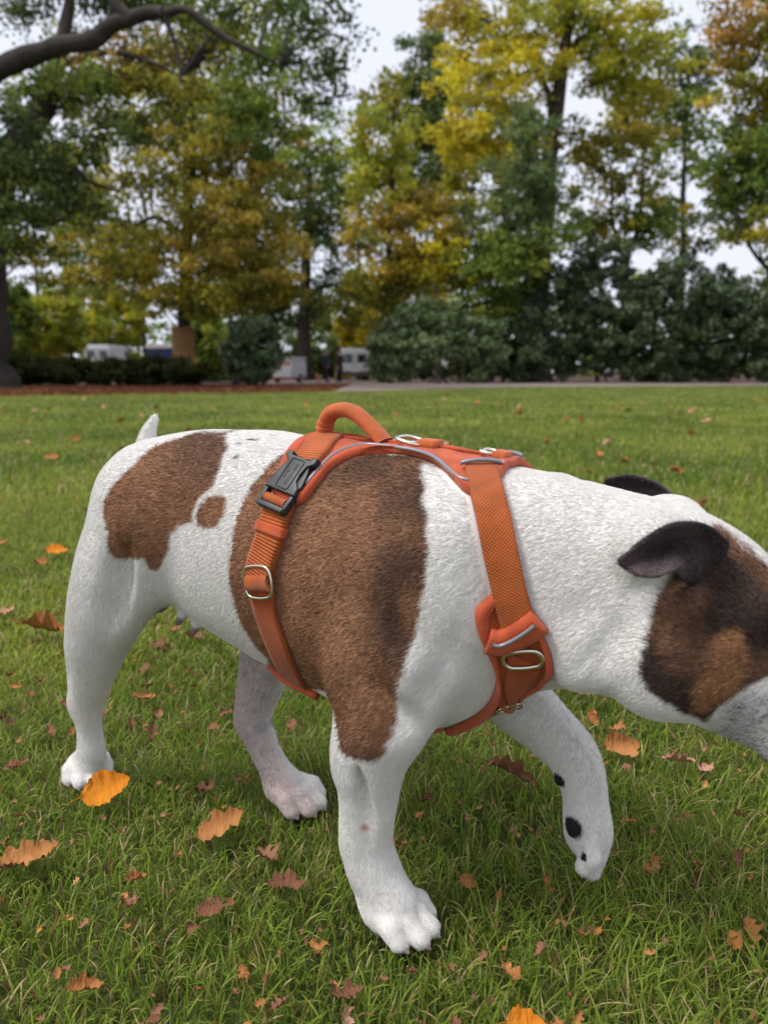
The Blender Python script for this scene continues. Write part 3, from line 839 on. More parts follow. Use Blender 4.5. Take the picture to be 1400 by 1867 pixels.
for sd in (1, -1):
    M_ = (lambda G: G) if sd == 1 else mir
    s = np.linspace(0, 1, 8)
    fr = band[:, None] * s[None]
    bp_, bn_ = M_(along(fr, half)), M_(along(fr, hn))
    puff = 0.0035 + 0.0048 * np.sqrt(np.clip(1 - (2 * s - 1)**2, 0, 1))
    uvb = np.stack(np.broadcast_arrays(np.linspace(0, 0.25, NU)[:, None], (s * 0.0135)[None]), 2)
    solid_grid("border_padding", bp_ + bn_ * 0.0005, bp_ + bn_ * puff[None, :, None], M_CORAL, plate, uvb)
    pf = (band * 1.08)[:, None]
    pl, pn = M_(along(pf, half))[:, 0], M_(along(pf, hn))[:, 0]
    tube("reflective_piping", pl + pn * 0.0068, 0.0019, M_PIPE, plate, n=110, seg=8)
    sf = (band * 0.72)[:, None]
    sl_, sn_ = M_(along(sf, half))[:, 0], M_(along(sf, hn))[:, 0]
    stitches("stitching", sl_ + sn_ * 0.0079, sn_, plate)
# closing bands across the back at both ends of the plate
for i0, i1 in ((0, 5), (NU - 6, NU)):
    g, gn = full_p[i0:i1], full_n[i0:i1]
    prof = np.sin(np.linspace(0, np.pi, i1 - i0))[:, None, None]
    solid_grid("end_binding", g + gn * 0.003, g + gn * (0.0058 + 0.0026 * prof), M_CORAL, plate, uvp[i0:i1])
# spine seam
top_c = full_p[4:-4, 11] + full_n[4:-4, 11] * 0.0066
tube("spine_seam", top_c, 0.0017, M_CORAL, plate, n=70, seg=8)

# --- shoulder straps (right as seen, left mirrored)
SH = [(0.2484, -0.0288, 0.4587), (0.2575, -0.0453, 0.4507), (0.2729, -0.0668, 0.4314), (0.2858, -0.0778, 0.4024), (0.2958, -0.0788, 0.3714), (0.3028, -0.0764, 0.3483), (0.3065, -0.0734, 0.3338)]
for sd in (1, -1):
    pts = [(p[0], p[1] * sd, p[2]) for p in SH]
    o, C, N, T, B = ribbon("shoulder_strap", pts, 0.0280, M_WEB, harness, off=0.0065 if sd == 1 else 0.004, thick=0.0025, flat=0.35)
    g = C[2]
    a = [C[1] + B[1] * 0.0185 * k + N[1] * (0.0098 + 0.003 * (1 - k * k)) for k in np.linspace(-1, 1, 7)]
    tube("slot_piping", a, 0.0020, M_PIPE, harness, n=20, seg=8)

# --- girth strap, handle foot to buckle, buckle to belly
GT = [(0.0692, 0.0000, 0.4767), (0.0759, -0.0249, 0.4706), (0.0818, -0.0458, 0.4631), (0.0819, -0.0598, 0.4544)]
gt2 = [(p[0], -p[1], p[2]) for p in GT[1:]][::-1]
ribbon("girth_strap_top", gt2 + GT, 0.030, M_RIB, harness, off=0.0075, thick=0.0024, flat=0.3)
GB = [(0.0745, -0.0859, 0.4239), (0.0716, -0.0929, 0.4089), (0.0679, -0.0990, 0.3885), (0.0589, -0.1023, 0.3613), (0.0545, -0.1024, 0.3482)]
ribbon("girth_strap_upper_ply", GB, 0.0300, M_RIB, harness, off=0.0060, thick=0.0028, flat=0.5)
GL = [(0.0745, -0.0859, 0.4239), (0.0723, -0.0929, 0.4090), (0.0686, -0.0990, 0.3886), (0.0611, -0.1025, 0.3616), (0.0588, -0.1029, 0.3468), (0.0602, -0.1023, 0.3260), (0.0640, -0.0987, 0.3035), (0.0671, -0.0910, 0.2791), (0.0665, -0.0753, 0.2504), (0.0591, -0.0497, 0.2253)]
go, gC, gN, gT, gB = ribbon("girth_strap", GL, 0.0295, M_FLAT, harness, off=0.0026, thick=0.0024, flat=0.5)
gm = [(p[0], -p[1], p[2]) for p in ([(0.0819, -0.0598, 0.4544)] + GL)]
ribbon("girth_strap", gm, 0.0295, M_FLAT, harness, off=0.003, thick=0.0024, flat=0.5)
# keeper loop
KP = [(0.0713, -0.0953, 0.4025), (0.0697, -0.0978, 0.3938)]
ribbon("keeper_loop", KP, 0.0345, M_PANEL, harness, off=0.0092, thick=0.0016, n=6, flat=0.6, cover=False)

def frame_at(ctr, a_pt, off):
    """origin on the coat, x axis towards a_pt, z axis outwards"""
    c, n = DF.project(np.array([ctr], float), 0.0)
    ns = []
    for dx in (-0.012, 0, 0.012):
        for dz in (-0.012, 0, 0.012):
            ns.append(DF.project(np.array([[ctr[0] + dx, ctr[1], ctr[2] + dz]]), 0.0)[1][0])
    n = np.mean(ns, axis=0); n /= np.linalg.norm(n)
    x = np.array(a_pt) - np.array(ctr); x -= n * (x @ n); x /= np.linalg.norm(x)
    y = np.cross(n, x)
    M = Matrix(((x[0], y[0], n[0], 0), (x[1], y[1], n[1], 0), (x[2], y[2], n[2], 0), (0, 0, 0, 1)))
    M.translation = Vector(c[0] + n * off)
    return M

def bev_poly(outline, z0, z1, bevel=0.0012, holes=()):
    """extruded outline with a bevelled rim"""
    bm = bmesh.new()
    vs = [bm.verts.new((p[0], p[1], z0)) for p in outline]
    f = bm.faces.new(vs)
    if f.normal.z > 0 or True:
        bm.normal_update()
    r = bmesh.ops.extrude_face_region(bm, geom=[f])
    up = [g for g in r["geom"] if isinstance(g, bmesh.types.BMVert)]
    for v in up:
        v.co.z = z1
    bm.normal_update()
    edges = [e for e in bm.edges if all(abs(v.co.z - z1) < 1e-6 for v in e.verts)]
    bmesh.ops.bevel(bm, geom=edges, offset=bevel, segments=3, profile=0.6, affect='EDGES')
    bmesh.ops.recalc_face_normals(bm, faces=bm.faces)
    bmesh.ops.triangulate(bm, faces=[f for f in bm.faces if len(f.verts) > 4])
    return bm

def put_bm(name, bm, mat, parent, M=None, sm=True):
    me = bpy.data.meshes.new(name)
    bm.to_mesh(me); bm.free()
    if sm:
        me.polygons.foreach_set("use_smooth", np.ones(len(me.polygons), dtype=bool))
        me.set_sharp_from_angle(angle=math.radians(40))
    me.materials.append(mat)
    o = link(name, me, parent)
    if M is not None:
        o.matrix_local = M
    return o

def ring_pts(w, h, r, k=5):
    """rounded rectangle in the xy plane"""
    out = []
    for cx, cy, a0 in ((h/2 - r, w/2 - r, 0), (-h/2 + r, w/2 - r, 90), (-h/2 + r, -w/2 + r, 180), (h/2 - r, -w/2 + r, 270)):
        for i in range(k + 1):
            a = math.radians(a0 + 90 * i / k)
            out.append((cx + r * math.cos(a), cy + r * math.sin(a), 0))
    return out
# --- side-release buckle, x towards the belly
BK = frame_at((0.0771, -0.0769, 0.4376), (0.0702, -0.0909, 0.4137), 0.0085)
buckle = link("buckle", None, harness)
buckle.matrix_local = BK
hw = 0.0195
# female body with hollow flanks where the prongs show
body = [(-0.030, -0.019), (-0.024, -0.0195), (-0.019, -0.0130), (-0.010, -0.0112), (-0.002, -0.0120), (0.004, -0.0185), (0.012, -0.0195), (0.012, 0.0195), (0.004, 0.0185), (-0.002, 0.0120), (-0.010, 0.0112), (-0.019, 0.0130), (-0.024, 0.0195), (-0.030, 0.019), (-0.0295, 0.0125), (-0.026, 0.0120), (-0.026, -0.0120), (-0.0295, -0.0125)]
put_bm("housing", bev_poly(body, -0.0035, 0.0045), M_BLACK, buckle)
for s in (-1, 1):
    prong = [(-0.022, s * 0.0135), (-0.012, s * 0.0175), (0.000, s * 0.0200), (0.006, s * 0.0180), (0.006, s * 0.0115), (-0.002, s * 0.0115)]
    if s < 0: prong = prong[::-1]
    put_bm("prong", bev_poly(prong, -0.0020, 0.0026, 0.001), M_BLACK, buckle)
# ladder-lock frame below: four bars round the window
for nm, o_ in (("frame_bar", [(0.0125, -0.0195), (0.0305, -0.0185), (0.0305, -0.0135), (0.0125, -0.0145)]), ("frame_bar", [(0.0125, 0.0145), (0.0305, 0.0135), (0.0305, 0.0185), (0.0125, 0.0195)]),
               ("frame_bar", [(0.0265, -0.0178), (0.0318, -0.0165), (0.0318, 0.0165), (0.0265, 0.0178)])):
    put_bm(nm, bev_poly(o_, -0.0035, 0.0038 if o_[0][0] < 0.02 else 0.0048, 0.0014), M_BLACK, buckle)
tube("webbing_loop", [(0.0212, y, 0.0000) for y in np.linspace(-0.0138, 0.0138, 9)], 0.0046, M_RIB, buckle, seg=14, n=14, up=(0, 0, 1))
tube("label_rim", [(p[0] - 0.007, p[1], 0.0048) for p in ring_pts(0.0160, 0.0320, 0.0022)], 0.00055, M_BLACK, buckle, closed=True, seg=6, up=(0, 0, 1), smooth_path=False)
def lettering(name, txt, size, mat, parent, M, extrude=0.0003, align='CENTER'):
    cu = bpy.data.curves.new(name, 'FONT')
    cu.body = txt; cu.size = size; cu.extrude = extrude; cu.align_x = align; cu.align_y = 'CENTER'
    t = bpy.data.objects.new(name, cu); col.objects.link(t)
    dg = bpy.context.evaluated_depsgraph_get()
    me = bpy.data.meshes.new_from_object(t.evaluated_get(dg))
    bpy.data.objects.remove(t)
    me.materials.clear(); me.materials.append(mat)
    o = link(name, me, parent); o.matrix_local = M
    return o
M_LET = mat_new("embossed_black_plastic", (0.045, 0.046, 0.05), 0.3)
lettering("lettering", "pawtitas", 0.0072, M_LET, buckle, Matrix.Translation((-0.007, 0.0022, 0.0047)) @ Matrix.Rotation(0.0, 4, 'Z'))
tube("emblem", [(-0.012, -0.0052, 0.0047), (-0.0095, -0.0030, 0.0047), (-0.0065, -0.0048, 0.0047), (-0.004, -0.0036, 0.0047), (-0.001, -0.0052, 0.0047)], 0.00035, M_LET, buckle, n=24, seg=6, up=(0, 0, 1))
tube("emblem", [(-0.0085, -0.0060, 0.0047), (-0.007, -0.0050, 0.0047), (-0.005, -0.0062, 0.0047)], 0.0003, M_LET, buckle, n=16, seg=6, up=(0, 0, 1))

# slider with the strap folded through it
SLM = frame_at((0.0604, -0.1030, 0.3492), (0.0636, -0.1029, 0.3295), 0.0085)
sl = link("slider", None, harness); sl.matrix_local = SLM
tube("wire_ring", ring_pts(0.0345, 0.0300, 0.0085), 0.0016, M_METAL, sl, closed=True, n=64, seg=10, up=(0, 0, 1))
tube("centre_bar", [(0.001, -0.0165, 0.0), (0.001, 0.0165, 0.0)], 0.0014, M_METAL, sl, n=6, seg=8, up=(0, 0, 1))
tube("webbing_fold", [(0.001, y, 0.0008) for y in np.linspace(-0.0142, 0.0142, 9)], 0.0078, M_RIB, sl, seg=14, n=14, up=(1, 0, 0), ry=0.0040)

# --- handle standing over the spine
HD = [(0.0629, 0.0000, 0.4695), (0.0617, -0.0000, 0.4792), (0.0633, -0.0000, 0.4923), (0.0703, 0.0000, 0.5026), (0.0838, 0.0000, 0.5069), (0.0996, 0.0000, 0.5035), (0.1138, 0.0000, 0.4940), (0.1265, 0.0000, 0.4836), (0.1340, -0.0000, 0.4763)]
handle = link("handle", None, harness)
hC = crom(HD, 60)
rr = np.interp(np.linspace(0, 1, 60), [0, 0.05, 0.12, 0.2, 0.8, 0.9, 1], [0.016, 0.0145, 0.0125, 0.0115, 0.0110, 0.0125, 0.014])
wob_ = np.where(np.linspace(0, 1, 60) < 0.24, 0.0010 * np.sin(np.linspace(0, 60, 60) * 2.1), 0)
tube("grip", hC, rr + wob_, M_HANDLE, handle, seg=22, n=60, ry=(np.interp(np.linspace(0, 1, 60), [0, 0.1, 0.2, 0.8, 1], [0.0060, 0.0072, 0.0078, 0.0074, 0.0060]) + wob_))
Tn = np.gradient(hC, axis=0); Tn /= np.linalg.norm(Tn, axis=1)[:, None]
sidev = np.array((0, -1.0, 0)); upn = np.cross(np.tile(sidev, (60, 1)), Tn)
stitches("stitching", (hC + sidev * 0.0098 + upn * -0.0042)[12:50], np.tile(sidev, (38, 1)), handle)

# --- metal rings on the spine and the loops that hold them
def spine_ring(px_c, tilt, w, h, name):
    p, n = DF.project(np.array([px_c], float), 0.0)
    M = Matrix.Translation(Vector(p[0]) + Vector((0, 0, 0.0095))) @ Matrix.Rotation(tilt, 4, 'Y')
    e = link(name, None, harness); e.matrix_local = M
    tube("wire_ring", ring_pts(w, h, min(w, h) * 0.32), 0.0021, M_METAL, e, closed=True, n=56, seg=10, up=(0, 0, 1))
    return e
spine_ring((0.1648, -0.0000, 0.4777), 0.24, 0.030, 0.026, "leash_ring")
spine_ring((0.2453, 0.0000, 0.4684), 0.16, 0.020, 0.012, "leash_ring")
for a, b in (((0.1744, -0.0000, 0.4782), (0.1932, 0.0000, 0.4728)), ((0.2507, -0.0000, 0.4687), (0.2625, -0.0000, 0.4643))):
    pa, na = DF.project(np.array([a, b], float), 0.0)
    ribbon("ring_loop", [pa[0], (pa[0] + pa[1]) / 2, pa[1]], 0.020, M_HANDLE, harness, off=0.0105, thick=0.002, n=8, cover=False)

# --- chest pad on the right with its branch down to the breastbone
PL = [(0.2849, -0.0847, 0.3652), (0.2746, -0.0906, 0.3525), (0.2750, -0.0879, 0.3327), (0.2796, -0.0802, 0.3141), (0.2826, -0.0715, 0.2968), (0.2823, -0.0632, 0.2812), (0.2774, -0.0561, 0.2660), (0.2657, -0.0453, 0.2452), (0.2507, -0.0384, 0.2290), (0.2360, -0.0350, 0.2172), (0.2174, -0.0273, 0.2049)]
PR = [(0.3043, -0.0762, 0.3561), (0.3144, -0.0731, 0.3465), (0.3229, -0.0689, 0.3316), (0.3300, -0.0673, 0.3172), (0.3322, -0.0654, 0.3054), (0.3154, -0.0440, 0.2796), (0.2964, -0.0379, 0.2632), (0.2589, 0.0393, 0.2111), (0.2411, 0.0401, 0.1968), (0.2459, -0.0198, 0.2176), (0.2240, -0.0278, 0.2078)]
NV = 48
pl = crom(PL, NV); pr = crom(PR, NV)
chest = link("chest_pad", None, harness)
tt = np.linspace(0, 1, 15)
G = pl[:, None] * (1 - tt[None, :, None]) + pr[:, None] * tt[None, :, None]
G, GN = DF.project(G.reshape(-1, 3)); G = G.reshape(NV, 15, 3); GN = GN.reshape(NV, 15, 3)
for _ in range(4):
    GN[1:-1] = (GN[:-2] + 2 * GN[1:-1] + GN[2:]) / 4
GN /= np.linalg.norm(GN, axis=2, keepdims=True)
wid = np.linalg.norm(G[:, 0] - G[:, -1], axis=1)
uvc = np.stack(np.broadcast_arrays(np.linspace(0, 0.14, NV)[:, None], np.linspace(0, 0.06, 15)[None]), 2)
solid_grid("backing", G + GN * 0.0008, G + GN * 0.0050, M_FLAT, chest, uvc)
pm = mir(G)[:22]; uvm = uvc[:22]; GNm = GN[:22]
solid_grid("backing", pm + mir(GNm) * 0.0008, pm + mir(GNm) * 0.0050, M_CORAL, chest, uvm)
# inner webbing panel
iv = slice(10, 29); ih = slice(5, 13)
solid_grid("ring_webbing", (G + GN * 0.0050)[iv, ih], (G + GN * 0.0076)[iv, ih], M_FLAT, chest, uvc[iv, ih], cover=False)
def edge_band(name, A, AN, w_in, side, mat, h=0.0050):
    """padded rim along one edge of the pad"""
    s = np.linspace(0, 1, 7)
    P = A[:, None] + side[:, None] * (w_in * s)[None, :, None] - side[:, None] * 0.002
    P, PN = DF.project(P.reshape(-1, 3)); P = P.reshape(len(A), 7, 3)
    puff = 0.0040 + h * np.sqrt(np.clip(1 - (2 * s - 1)**2, 0, 1))
    uv = np.stack(np.broadcast_arrays(np.linspace(0, 0.2, len(A))[:, None], (s * w_in)[None]), 2)
    solid_grid(name, P + AN[:, None] * 0.0006, P + AN[:, None] * puff[None, :, None], mat, chest, uv)
across = (G[:, -1] - G[:, 0]) / wid[:, None]
edge_band("rim_padding", G[:, 0], GN[:, 0], 0.0125, across, M_CORAL)
edge_band("rim_padding", G[:30, -1], GN[:30, -1], 0.0065, -across[:30], M_CORAL, 0.0035)
stitches("stitching", G[2:44, 0] + across[2:44] * 0.0075 + GN[2:44, 0] * 0.0091, GN[2:44, 0], chest)
# lower rim of the pad where it turns to the breastbone
lo_pts = [G[26, 2], G[27, 5], G[28, 8], G[27, 11], G[25, 13], G[22, 14]]
tube("rim_padding", np.array(lo_pts) + GN[26, 7] * 0.0050, 0.0042, M_CORAL, chest, n=40, seg=12)
# pocket flap across the strap, its piping
fl = np.linspace(0, 1, 14)
FLP = [(0.2798, -0.0839, 0.3275), (0.2873, -0.0794, 0.3260), (0.2978, -0.0755, 0.3300), (0.3101, -0.0732, 0.3377), (0.3217, -0.0714, 0.3473)]
fo, fC, fN, fT, fB = ribbon("pocket_flap", FLP, 0.0230, M_CORAL, chest, off=0.0085, thick=0.002, puff=0.0045, n=22, cover=False, flat=0.3)
tube("reflective_piping", fC[1:-1] + fN[1:-1] * 0.0148 - fB[1:-1] * 0.0015, 0.0019, M_PIPE, chest, n=30, seg=8)
stitches("stitching", (fC - fB * 0.0050 + fN * 0.0145)[1:-1], fN[1:-1], chest)
RM = frame_at((0.3075, -0.0673, 0.3137), (0.3093, -0.0617, 0.3023), 0.0105)
cr_ = link("chest_ring", None, chest); cr_.matrix_local = RM
tube("wire_ring", ring_pts(0.0330, 0.0165, 0.0078), 0.0018, M_METAL, chest, closed=True, n=56, seg=10, up=(0, 0, 1)).matrix_local = RM
col.objects.unlink(cr_); bpy.data.objects.remove(cr_)
BR = frame_at((0.2823, -0.0351, 0.2503), (0.2508, 0.0378, 0.2061), 0.0065)
tube("lower_ring", ring_pts(0.024, 0.010, 0.0045), 0.0015, M_METAL, chest, closed=True, n=40, seg=8, up=(0, 0, 1)).matrix_local = BR

# --- breastbone strip between chest and belly
xs = np.linspace(0.050, 0.205, 14)
zb_ = spline(LOFT[:, 0], LOFT[:, 2], xs)
ribbon("breast_strip", [(x, 0.0, z) for x, z in zip(xs, zb_)], 0.052, M_CORAL, harness, off=0.0040, thick=0.002, m=15, puff=0.001, flat=0.0)
BP = [(-0.0454, 0.0357, 0.1888), (0.0488, -0.0489, 0.2273), (0.0699, -0.0497, 0.2227), (0.0839, -0.0486, 0.2187)]
ribbon("belly_rim", BP, 0.014, M_CORAL, harness, off=0.0030, thick=0.002, puff=0.0040, n=34, flat=0.2)

def not_covered(p):
    from mathutils.kdtree import KDTree
    Q = np.concatenate(COVER)
    kd = KDTree(len(Q))
    for i, q in enumerate(Q):
        kd.insert(q, i)
    kd.balance()
    lo, hi = Q.min(0) - 0.01, Q.max(0) + 0.01
    inb = ((p > lo) & (p < hi)).all(1)
    keep = np.ones(len(p), bool)
    for i in np.flatnonzero(inb):
        if kd.find(p[i])[2] < 0.0031:
            keep[i] = False
    return keep

# ------------------------------------------------------------------ ground, lawn, path
m_soil = noise_color(mat_new("leaf_littered_soil", rough=0.95), [(0.30, (0.020, 0.010, 0.006)), (0.48, (0.060, 0.026, 0.014)), (0.62, (0.105, 0.045, 0.022)), (0.78, (0.16, 0.075, 0.035))], 3.0, 8, 0.75, bump=0.6, bump_scale=14, bump_dist=0.05)
m_lawn = noise_color(mat_new("lawn_thatch", rough=0.95), [(0.25, (0.030, 0.034, 0.009)), (0.45, (0.065, 0.085, 0.016)), (0.60, (0.110, 0.140, 0.026)), (0.80, (0.180, 0.140, 0.055))], 9.0, 9, 0.72, bump=0.8, bump_scale=160, bump_dist=0.02)
m_path = noise_color(mat_new("pale_gravel_path", rough=0.95), [(0.3, (0.17, 0.12, 0.10)), (0.6, (0.26, 0.20, 0.175)), (0.8, (0.33, 0.27, 0.24))], 1.6, 8, 0.7, bump=0.4, bump_scale=40, bump_dist=0.02)

LAWN_EDGE = [(-60.0, 15.0), (-20.0, 16.2), (-9.0, 17.0), (-5.2, 19.0), (-0.8, 21.6), (4.0, 26.5), (14.0, 30.0), (60.0, 33.0)]
def strip(name, near, far, z, mat, kind, n=60):
    """a ground sheet between two polylines"""
    A = crom([(x, y, 0) for x, y in near], n); B = crom([(x, y, 0) for x, y in far], n)
    V = np.concatenate([A, B]); V[:, 2] = z
    i = np.arange(n - 1)
    F = np.stack([i, i + 1, n + i + 1, n + i], 1)
    return link(name, mesh_from(name, V, F, mat, False), kind=kind)
link("ground", mesh_from("ground", [(-400, -400, -0.05), (400, -400, -0.05), (400, 400, -0.05), (-400, 400, -0.05)], [(0, 1, 2, 3)], m_soil, False), kind="structure")
wav = [(x, y + 0.25 * math.sin(x * 2.3) + 0.18 * math.sin(x * 5.1)) for x, y in LAWN_EDGE]
strip("lawn", [(x * 1.0, -6.0) for x, y in LAWN_EDGE], wav, -0.012, m_lawn, "structure", 140)
strip("path", [(-4.6, 22.0), (-0.8, 21.0), (4.0, 25.9), (14.0, 29.3), (60.0, 32.3)], [(-7.5, 52.0), (-2.0, 56.0), (4.0, 44.0), (16.0, 42.0), (60.0, 45.0)], -0.030, m_path, "structure")

# --- grass blades
def grass_zone(n, y0, y1, half, lh, wd, segs, sd, power=1.0, clear=True):
    r = np.random.default_rng(sd)
    y = y0 + (y1 - y0) * r.random(int(n * 1.25)) ** power
    x = (r.random(len(y)) * 2 - 1) * (half[0] + half[1] * y)
    edge = np.interp(x, [p[0] for p in LAWN_EDGE], [p[1] for p in LAWN_EDGE])
    ok = y < edge + r.normal(0, 0.12, len(y))
    x, y = x[ok][:n], y[ok][:n]
    n = len(x)
    base = np.stack([x, y, np.full(n, -0.012)], 1)
    tuft = hash_noise(base * np.array((1, 1, 0)), 16, 61) * 0.5 + hash_noise(base * np.array((1, 1, 0)), 5, 62) * 0.5
    L = r.uniform(lh[0], lh[1], n) * (1 + 0.45 * tuft)
    az = r.uniform(0, 2 * np.pi, n) + 2.0 * hash_noise(base * np.array((1, 1, 0)), 7, 63)
    bend = r.uniform(0.5, 1.65, n)
    stiff = r.random(n)
    long_ = r.random(n) < 0.03
    L = np.where(long_, L * 1.5, L); bend = np.where(long_, bend * 0.6, bend)
    if clear:        # trodden flat under the paws
        for pc, py, pp, ps, psp in [q[:5] for q in PAWS[:3]]:
            c, s = math.cos(DOG_ROT), math.sin(DOG_ROT)
            wx, wy = c * pc[0] - s * pc[1] + DOG_LOC[0], s * pc[0] + c * pc[1] + DOG_LOC[1]
            d = np.hypot(x - wx, y - wy)
            L = np.where(d < 0.075, L * (0.30 + 0.50 * smooth(0.035, 0.075, d)), L)
    w = r.uniform(wd[0], wd[1], n)
    dirv = np.stack([np.cos(az), np.sin(az)], 1)
    side = np.stack([-np.sin(az), np.cos(az)], 1)
    side = side * np.cos(r.uniform(-0.9, 0.9, n))[:, None] + dirv * np.sin(r.uniform(-0.9, 0.9, n))[:, None]
    pos = base.copy()
    V = np.empty((n, segs * 2 + 1, 3), np.float32)
    ang = r.uniform(0.0, 0.45, n)
    for i in range(segs + 1):
        t = i / segs
        ww = w * (1 - 0.35 * t) * 0.5 if i < segs else 0
        if i < segs:
            V[:, 2 * i, :2] = pos[:, :2] - side * ww[:, None]; V[:, 2 * i + 1, :2] = pos[:, :2] + side * ww[:, None]
            V[:, 2 * i, 2] = pos[:, 2]; V[:, 2 * i + 1, 2] = pos[:, 2] + w * 0.15
        else:
            V[:, 2 * i] = pos
        st = L / segs
        a = ang + bend * (t + 0.5 / segs) * (0.7 + 0.6 * stiff)
        pos[:, :2] += dirv * (np.sin(a) * st)[:, None]
        pos[:, 2] += np.cos(a) * st
        pos[:, 2] = np.maximum(pos[:, 2], 0.0)
    k = segs * 2 + 1
    off = (np.arange(n) * k)[:, None]
    tris = []
    for i in range(segs - 1):
        tris += [(2*i, 2*i+1, 2*i+3), (2*i, 2*i+3, 2*i+2)]
    tris.append((2*segs-2, 2*segs-1, 2*segs))
    T = np.concatenate([off + np.array(t)[None] for t in tris])
    # colour: fresh, yellowish, straw
    g0 = np.array((0.165, 0.260, 0.030)); g1 = np.array((0.350, 0.405, 0.065)); g2 = np.array((0.078, 0.155, 0.018)); st_ = np.array((0.52, 0.42, 0.20)); br_ = np.array((0.24, 0.125, 0.055))
    f = np.clip(0.5 + 0.5 * hash_noise(base * np.array((1, 1, 0)), 3.0, 64) + r.normal(0, 0.25, n), 0, 1)
    c = g2[None] * (1 - f)[:, None] + g0[None] * f[:, None]
    f2 = np.clip(0.38 + 0.45 * hash_noise(base * np.array((1, 1, 0)), 1.3, 65) + r.normal(0, 0.22, n), 0, 1)
    c = c * (1 - f2)[:, None] + g1[None] * f2[:, None]
    q = r.random(n)
    c = np.where((q < 0.095)[:, None], st_, c); c = np.where((q > 0.945)[:, None], br_, c)
    c *= r.uniform(0.75, 1.25, n)[:, None]
    C = np.repeat(c, k, axis=0)
    return V.reshape(-1, 3), T, C
def grass_material():
    m = mat_new("grass_blades", rough=0.6, spec=0.12)
    at = nd(m, "ShaderNodeAttribute"); at.attribute_name = "tint"
    lk(m, at.outputs["Color"], bsdf(m).inputs["Base Color"])
    tr = nd(m, "ShaderNodeBsdfTranslucent"); lk(m, at.outputs["Color"], tr.inputs["Color"])
    mx = nd(m, "ShaderNodeMixShader"); mx.inputs[0].default_value = 0.40
    lk(m, bsdf(m).outputs[0], mx.inputs[1]); lk(m, tr.outputs[0], mx.inputs[2])
    lk(m, mx.outputs[0], m.node_tree.nodes["Material Output"].inputs[0])
    return m
M_GRASS = grass_material()
zones = [grass_zone(72000, 0.25, 1.35, (0.48, 0.56), (0.020, 0.046), (0.0010, 0.0022), 4, 1),
         grass_zone(78000, 1.3, 3.2, (0.55, 0.56), (0.024, 0.048), (0.0022, 0.0042), 3, 2),
         grass_zone(76000, 3.1, 8.0, (0.8, 0.56), (0.030, 0.055), (0.005, 0.009), 2, 3, clear=False),
         grass_zone(100000, 7.8, 31.0, (0.5, 0.58), (0.030, 0.055), (0.014, 0.026), 1, 4, 1.25, clear=False)]
gv = np.concatenate([z[0] for z in zones]); o_ = np.cumsum([0] + [len(z[0]) for z in zones])
gt_ = np.concatenate([z[1] + o_[i] for i, z in enumerate(zones)]); gc = np.concatenate([z[2] for z in zones])
g_me = mesh_from("grass", gv, gt_, M_GRASS)
add_attr(g_me, "tint", np.concatenate([gc, np.ones((len(gc), 1))], 1))
link("grass", g_me, label="green lawn grass with straw blades under the dog", category="grass", kind="stuff")

# --- fallen leaves: lobed blades with a midrib, curled
def leaf_mesh(name, seed, lobes=4, length=1.0, width=0.62, curl=0.35, depth=0.42, torn=0.0):
    r = np.random.default_rng(seed)
    n = 29
    t = np.linspace(0, 1, n)
    env = np.sin(np.pi * np.clip(t, 0, 1) ** 0.85) ** 0.75 * width / 2
    def edge(ph):
        lob = 0.5 + 0.5 * np.cos(2 * np.pi * (lobes * t + ph))
        e = env * (1 - depth * lob ** 1.6) * (1 + 0.10 * np.convolve(r.normal(size=n), (0.25, 0.5, 0.25), "same")) + 0.012
        if torn:
            a = r.random(); e *= 1 - torn * np.exp(-((t - a) / 0.12) ** 2)
        return e
    L, R = edge(r.random() * 0.3), edge(r.random() * 0.3)
    mid_y = 0.06 * np.sin(t * 3.0 + r.random() * 6)
    cx = curl * r.uniform(0.5, 1.3); cy = curl * r.uniform(0.4, 1.4)
    V = []
    for i in range(n):
        for s in (-1, -0.5, 0, 0.5, 1):
            h = (L[i] if s < 0 else R[i]) * abs(s)
            y = mid_y[i] + math.copysign(h, s)
            z = cy * (h / (width / 2)) ** 2 * 0.22 * (1.6 if s < 0 else 0.8) + cx * 0.55 * (t[i] - 0.45) ** 2 + 0.040 * r.normal() * abs(s) + 0.02 * math.sin(t[i] * 17 + s * 3)
            V.append(((t[i] - 0.5) * length, y, z))
    F = []
    for i in range(n - 1):
        for j in range(4):
            a = i * 5 + j
            F.append((a, a + 1, a + 6, a + 5))
    # stalk: a thin wedge
    k = len(V)
    b = np.array(V[2])
    for q, w in ((0, 0.014), (-0.12, 0.010), (-0.22, 0.012)):
        V += [(b[0] + q, b[1] - w + q * 0.15, b[2] + 0.006), (b[0] + q, b[1] + w + q * 0.15, b[2] + 0.006), (b[0] + q, b[1] + q * 0.15, b[2] + 0.02)]
    for i in (0, 3):
        F += [(k+i, k+i+1, k+i+4, k+i+3), (k+i+1, k+i+2, k+i+5, k+i+4), (k+i+2, k+i, k+i+3, k+i+5)]
    return V, F
def leaf_mat(name, a, b, c):
    m = mat_new(name, rough=0.8, spec=0.10)
    noise_color(m, [(0.30, a), (0.52, b), (0.72, c)], 3.5, 6, 0.65, bump=0.5, bump_scale=22, bump_dist=0.02)
    return m
